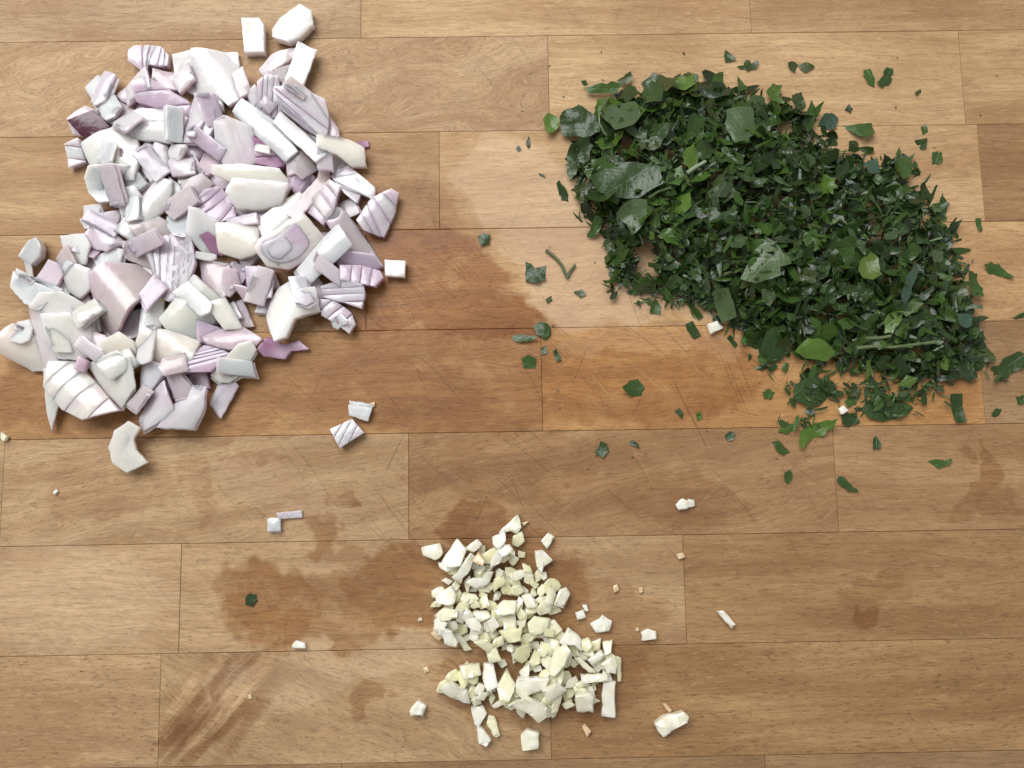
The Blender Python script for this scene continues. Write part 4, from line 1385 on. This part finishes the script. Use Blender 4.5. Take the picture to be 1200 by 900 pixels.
SCATTER = [
 ('850,72 850,58 856,62 863,70','d','small green triangle above the heap, left of a curled bit'),
 ('864,77 872,76 875,69 881,74 888,70 888,77 877,82','d','curled green bit above the heap beside the small triangle'),
 ('923,74 931,72 935,76 931,84 926,80','o','left half of a bow shaped pair of parsley bits above the heap'),
 ('936,75 945,72 956,77 945,85 938,80','o','right half of a bow shaped pair of parsley bits above the heap'),
 ('1012,82 1020,80 1025,92 1026,102 1018,98 1012,88','m','left piece of the parsley pair at the top right'),
 ('1028,97 1036,88 1038,80 1046,81 1045,96 1034,102','d','right piece of the parsley pair at the top right'),
 ('1072,108 1080,103 1081,107 1075,112','o','tiny brownish parsley bit high on the right'),
 ('991,128 996,121 1000,127 997,132','k','tiny dark parsley bit above the right shoulder of the heap'),
 ('958,146 966,133 976,131 983,138 980,150 972,152','t','shiny round parsley leaf above the right shoulder of the heap'),
 ('988,146 1002,146 1022,144 1023,158 1012,164 1000,158','m','squarish parsley leaf with a stalk above the right shoulder'),
 ('1072,164 1086,162 1086,174 1080,175','d','dark green triangle of parsley at the right, upper of three'),
 ('1080,148 1086,144 1088,154 1082,158','m','thin curled parsley bit just above the dark green triangle'),
 ('1094,178 1104,176 1103,190 1093,192','m','small parsley rectangle at the right below the dark triangle'),
 ('1101,240 1103,226 1108,234 1113,239 1106,242','d','small thorn shaped parsley bit right of the heap'),
 ('1143,256 1150,255 1152,270 1147,271','m','narrow parsley bit standing on a board joint at the right'),
 ('1152,311 1162,307 1172,310 1188,326 1176,324 1160,320','m','pointed parsley leaf alone at the right, halfway down'),
 ('1187,372 1200,366 1200,371 1192,374','d','parsley bit cut off at the right edge of the photograph'),
 ('1138,386 1148,388 1157,398 1148,396','d','slim parsley bit near the lower right of the heap'),
 ('1160,432 1172,428 1176,420 1192,412 1200,418 1198,432 1184,438 1180,444','d','dark parsley cluster leaf at the right edge below the heap'),
 ('1162,486 1168,478 1175,479 1172,486 1166,489','d','small dark parsley bit on the right, below the cluster'),
 ('1112,462 1126,461 1129,480 1132,494 1120,496 1116,480','d','dark strip of parsley leaf standing at the lower right'),
 ('1192,465 1200,463 1200,474 1194,473','d','green bit half out of the right edge'),
 ('1088,541 1096,538 1108,540 1116,537 1112,545 1100,549','m','twisted parsley bit at the lower right of the board'),
 ('1022,526 1024,514 1028,510 1033,520 1031,526','d','small parsley tip below the lower scraps, near the joint'),
 ('982,566 984,558 990,560 996,568 1006,576 994,575','d','curved parsley bit with a thin tail low on the right'),
 ('919,554 926,550 929,560 925,568 920,564','m','small rounded parsley bit low, left of the curved one'),
 ('905,518 912,516 920,524 926,530 918,533 910,528','m','oval parsley bit below the lower scraps at left'),
 ('912,506 920,498 932,496 934,502 924,508','b','light green leaf bit lying on the joint'),
 ('936,520 938,506 950,498 976,492 974,502 958,512 944,518 940,526','b','long bright leaf lying across the joint below the heap'),
 ('938,440 946,432 958,436 958,448 948,452 940,448','d','ruffled dark scrap below the heap, on the left'),
 ('928,458 938,446 952,442 966,450 974,460 964,472 948,478 934,470','d','largest ruffled scrap below the heap'),
 ('1010,480 1016,470 1030,466 1044,462 1060,470 1072,478 1058,488 1034,494 1018,490','d','wide dark leaf scrap at the lower right of the heap'),
 ('990,470 998,464 1006,466 1004,474 994,478','m','small leaf bit left of the wide dark scrap'),
 ('985,486 1004,484 1008,496 994,500 986,496','d','leaf bit under the small white chip'),
 ('1050,452 1060,440 1072,444 1064,456','b','bright leaf bit above the wide dark scrap'),
 ('616,306 622,308 626,314 640,310 639,328 628,332 616,330','d','squarish parsley leaf on the wet edge left of the heap'),
 ('559,276 566,273 575,276 574,286 563,288','d','small dark parsley bit alone on the board near the onions'),
 ('625,382 634,376 643,380 646,390 638,398 630,392','d','ruffled parsley bit on the joint left of the heap'),
 ('599,396 606,391 618,394 630,396 618,401 604,400','m','small slim bit attached left of the ruffled parsley'),
 ('611,420 618,416 628,420 627,431 614,432','m','round parsley bit below the ruffled one'),
 ('648,412 652,408 658,422 652,424','d','tiny leaf right of the round parsley bit'),
 ('634,408 640,404 641,414 635,416','d','tiny green bit between the ruffled and the round bits'),
 ('728,455 738,446 748,444 755,452 752,463 738,465','m','parsley leaf bit alone below the left of the heap'),
 ('761,367 764,354 768,350 775,358 774,368','m','small leaf at the lower left foot of the heap'),
 ('652,216 655,213 664,224 667,236 658,234','d','narrow leaf just left of the heap'),
 ('664,206 664,194 672,192 676,202 670,212','d','dark leaf bit touching the left edge of the heap'),
 ('803,380 812,376 818,386 822,394 814,398 808,390','d','small hooked parsley bit under the lower left edge'),
 ('852,396 856,392 865,404 862,407','d','slim shadowed parsley bit beside the white chip'),
 ('697,528 702,524 703,517 711,520 714,528 706,537','d','dark star shaped parsley bit above the garlic'),
 ('737,520 741,515 748,520 749,526','k','tiny dark parsley bit right of the star shaped one'),
 ('791,482 796,478 801,486 799,491','d','tiny slim parsley bit in the middle of the board'),
 ('816,484 822,482 824,490 818,494','b','tiny light parsley bit in the middle of the board'),
 ('850,510 856,505 862,508 859,516 853,517','s','tiny greyish parsley bit in the middle right'),
 ('895,460 902,456 908,460 904,467 896,466','m','small flat bit left of the ruffled scraps'),
 ('672,342 682,338 687,345 680,349','o','dark olive bit on the dry wood left of the heap'),
 ('640,350 646,346 648,352 642,356','o','olive speck on the dry wood below the leaf fork'),
 ('616,168 620,158 622,170 619,174','k','dark sliver above the dry patch at the left'),
 ('604,173 608,170 611,175 607,178','k','black green speck beside the dark sliver'),
 ('631,202 638,204 639,208 633,206','k','flat dark speck left of the narrow leaf'),
 ('287,700 292,696 299,697 301,704 296,711 288,709','k','dark green parsley bit alone inside the puddle stain'),
]
for i, (pts, col, lab) in enumerate(SCATTER):
    leaf(pts, lab, 400 + i, 'stray parsley bits on the board', col, None, tilt=.12, tall=.75)

def stem(pts, rad, label, z=None, col=(.12, .145, .065), flat=0.0):
    c0 = poly_at(P(pts), .004)
    zz = []
    for q in c0:
        i, j = int((q[0] - HX0) / RES), int((q[1] - HY0) / RES)
        zz.append(H[j, i] + rad * .8)
    if z is not None:
        zz = [z] * len(c0)
    else:
        m = max(zz)
        zz = [(q + m) / 2 for q in zz]
    c0 = poly_at(P(pts), sum(zz) / len(zz))
    V, F = [], []
    for k, q in enumerate(c0):
        t = c0[min(k + 1, len(c0) - 1)] - c0[max(k - 1, 0)]
        t = t / np.linalg.norm(t)
        nx, ny = -t[1], t[0]
        r = rad * (1 - .25 * k / len(c0))
        for s in range(6):
            a_ = 2 * math.pi * s / 6
            V.append((q[0] + nx * r * math.cos(a_), q[1] + ny * r * math.cos(a_), zz[k] + r * math.sin(a_)))
    n_ = len(c0)
    for k in range(n_ - 1):
        for s in range(6):
            t = (s + 1) % 6
            F.append((k * 6 + s, k * 6 + t, k * 6 + 6 + t, k * 6 + 6 + s))
    F += [tuple(range(5, -1, -1)), tuple(range((n_ - 1) * 6, n_ * 6))]
    F = [tuple(reversed(f)) for f in F]
    c = c0.mean(0)
    V = [(v[0] - c[0], v[1] - c[1], v[2] - zz[0]) for v in V]
    o = link_mesh('parsley_stalk', V, F, M_STEM, None, True, 60)
    o.location = (c[0], c[1], zz[0])
    o['tint'] = list(col)
    o['label'], o['category'], o['group'] = label, 'parsley stalk', 'parsley stalks'
    return o
T = NT('parsley_stalk')
p_ = T.n('ShaderNodeTexCoord').outputs['Object']
T.put(T.b.inputs['Base Color'], T.mix(T.noise(p_, 300, 3), T.attr('tint', out='Color'), (.10, .14, .05)))
T.b.inputs['Roughness'].default_value = .35
M_STEM = T.m
stem('1004,408 1022,406 1045,407 1070,404 1096,401', .0008, 'long pale parsley stem lying across the lower right of the heap')
stem('1014,396 1030,396 1043,394', .0007, 'short pale stem just above the long one')
stem('714,113 708,122 702,132 702,146 708,156 712,162', .0006, 'thin dark curved stem at the upper left of the heap', None, (.05, .06, .02))
stem('640,293 650,301 658,310 664,324', .0007, 'forked stalk on the dry wood left of the heap, long arm', .001, (.06, .08, .03))
stem('664,326 668,318 674,310', .0006, 'forked stalk on the dry wood left of the heap, short arm', .001, (.06, .08, .03))
stem('805,203 815,196 827,189', .0009, 'pale shiny bit of stem near the top centre of the heap', None, (.32, .38, .26))
stem('760,232 772,224 786,220', .0006, 'fine stem on the left of the heap', None, (.06, .09, .03))
stem('976,262 984,256 992,262', .0006, 'small curled pale stem in the centre right of the heap', None, (.20, .24, .12))
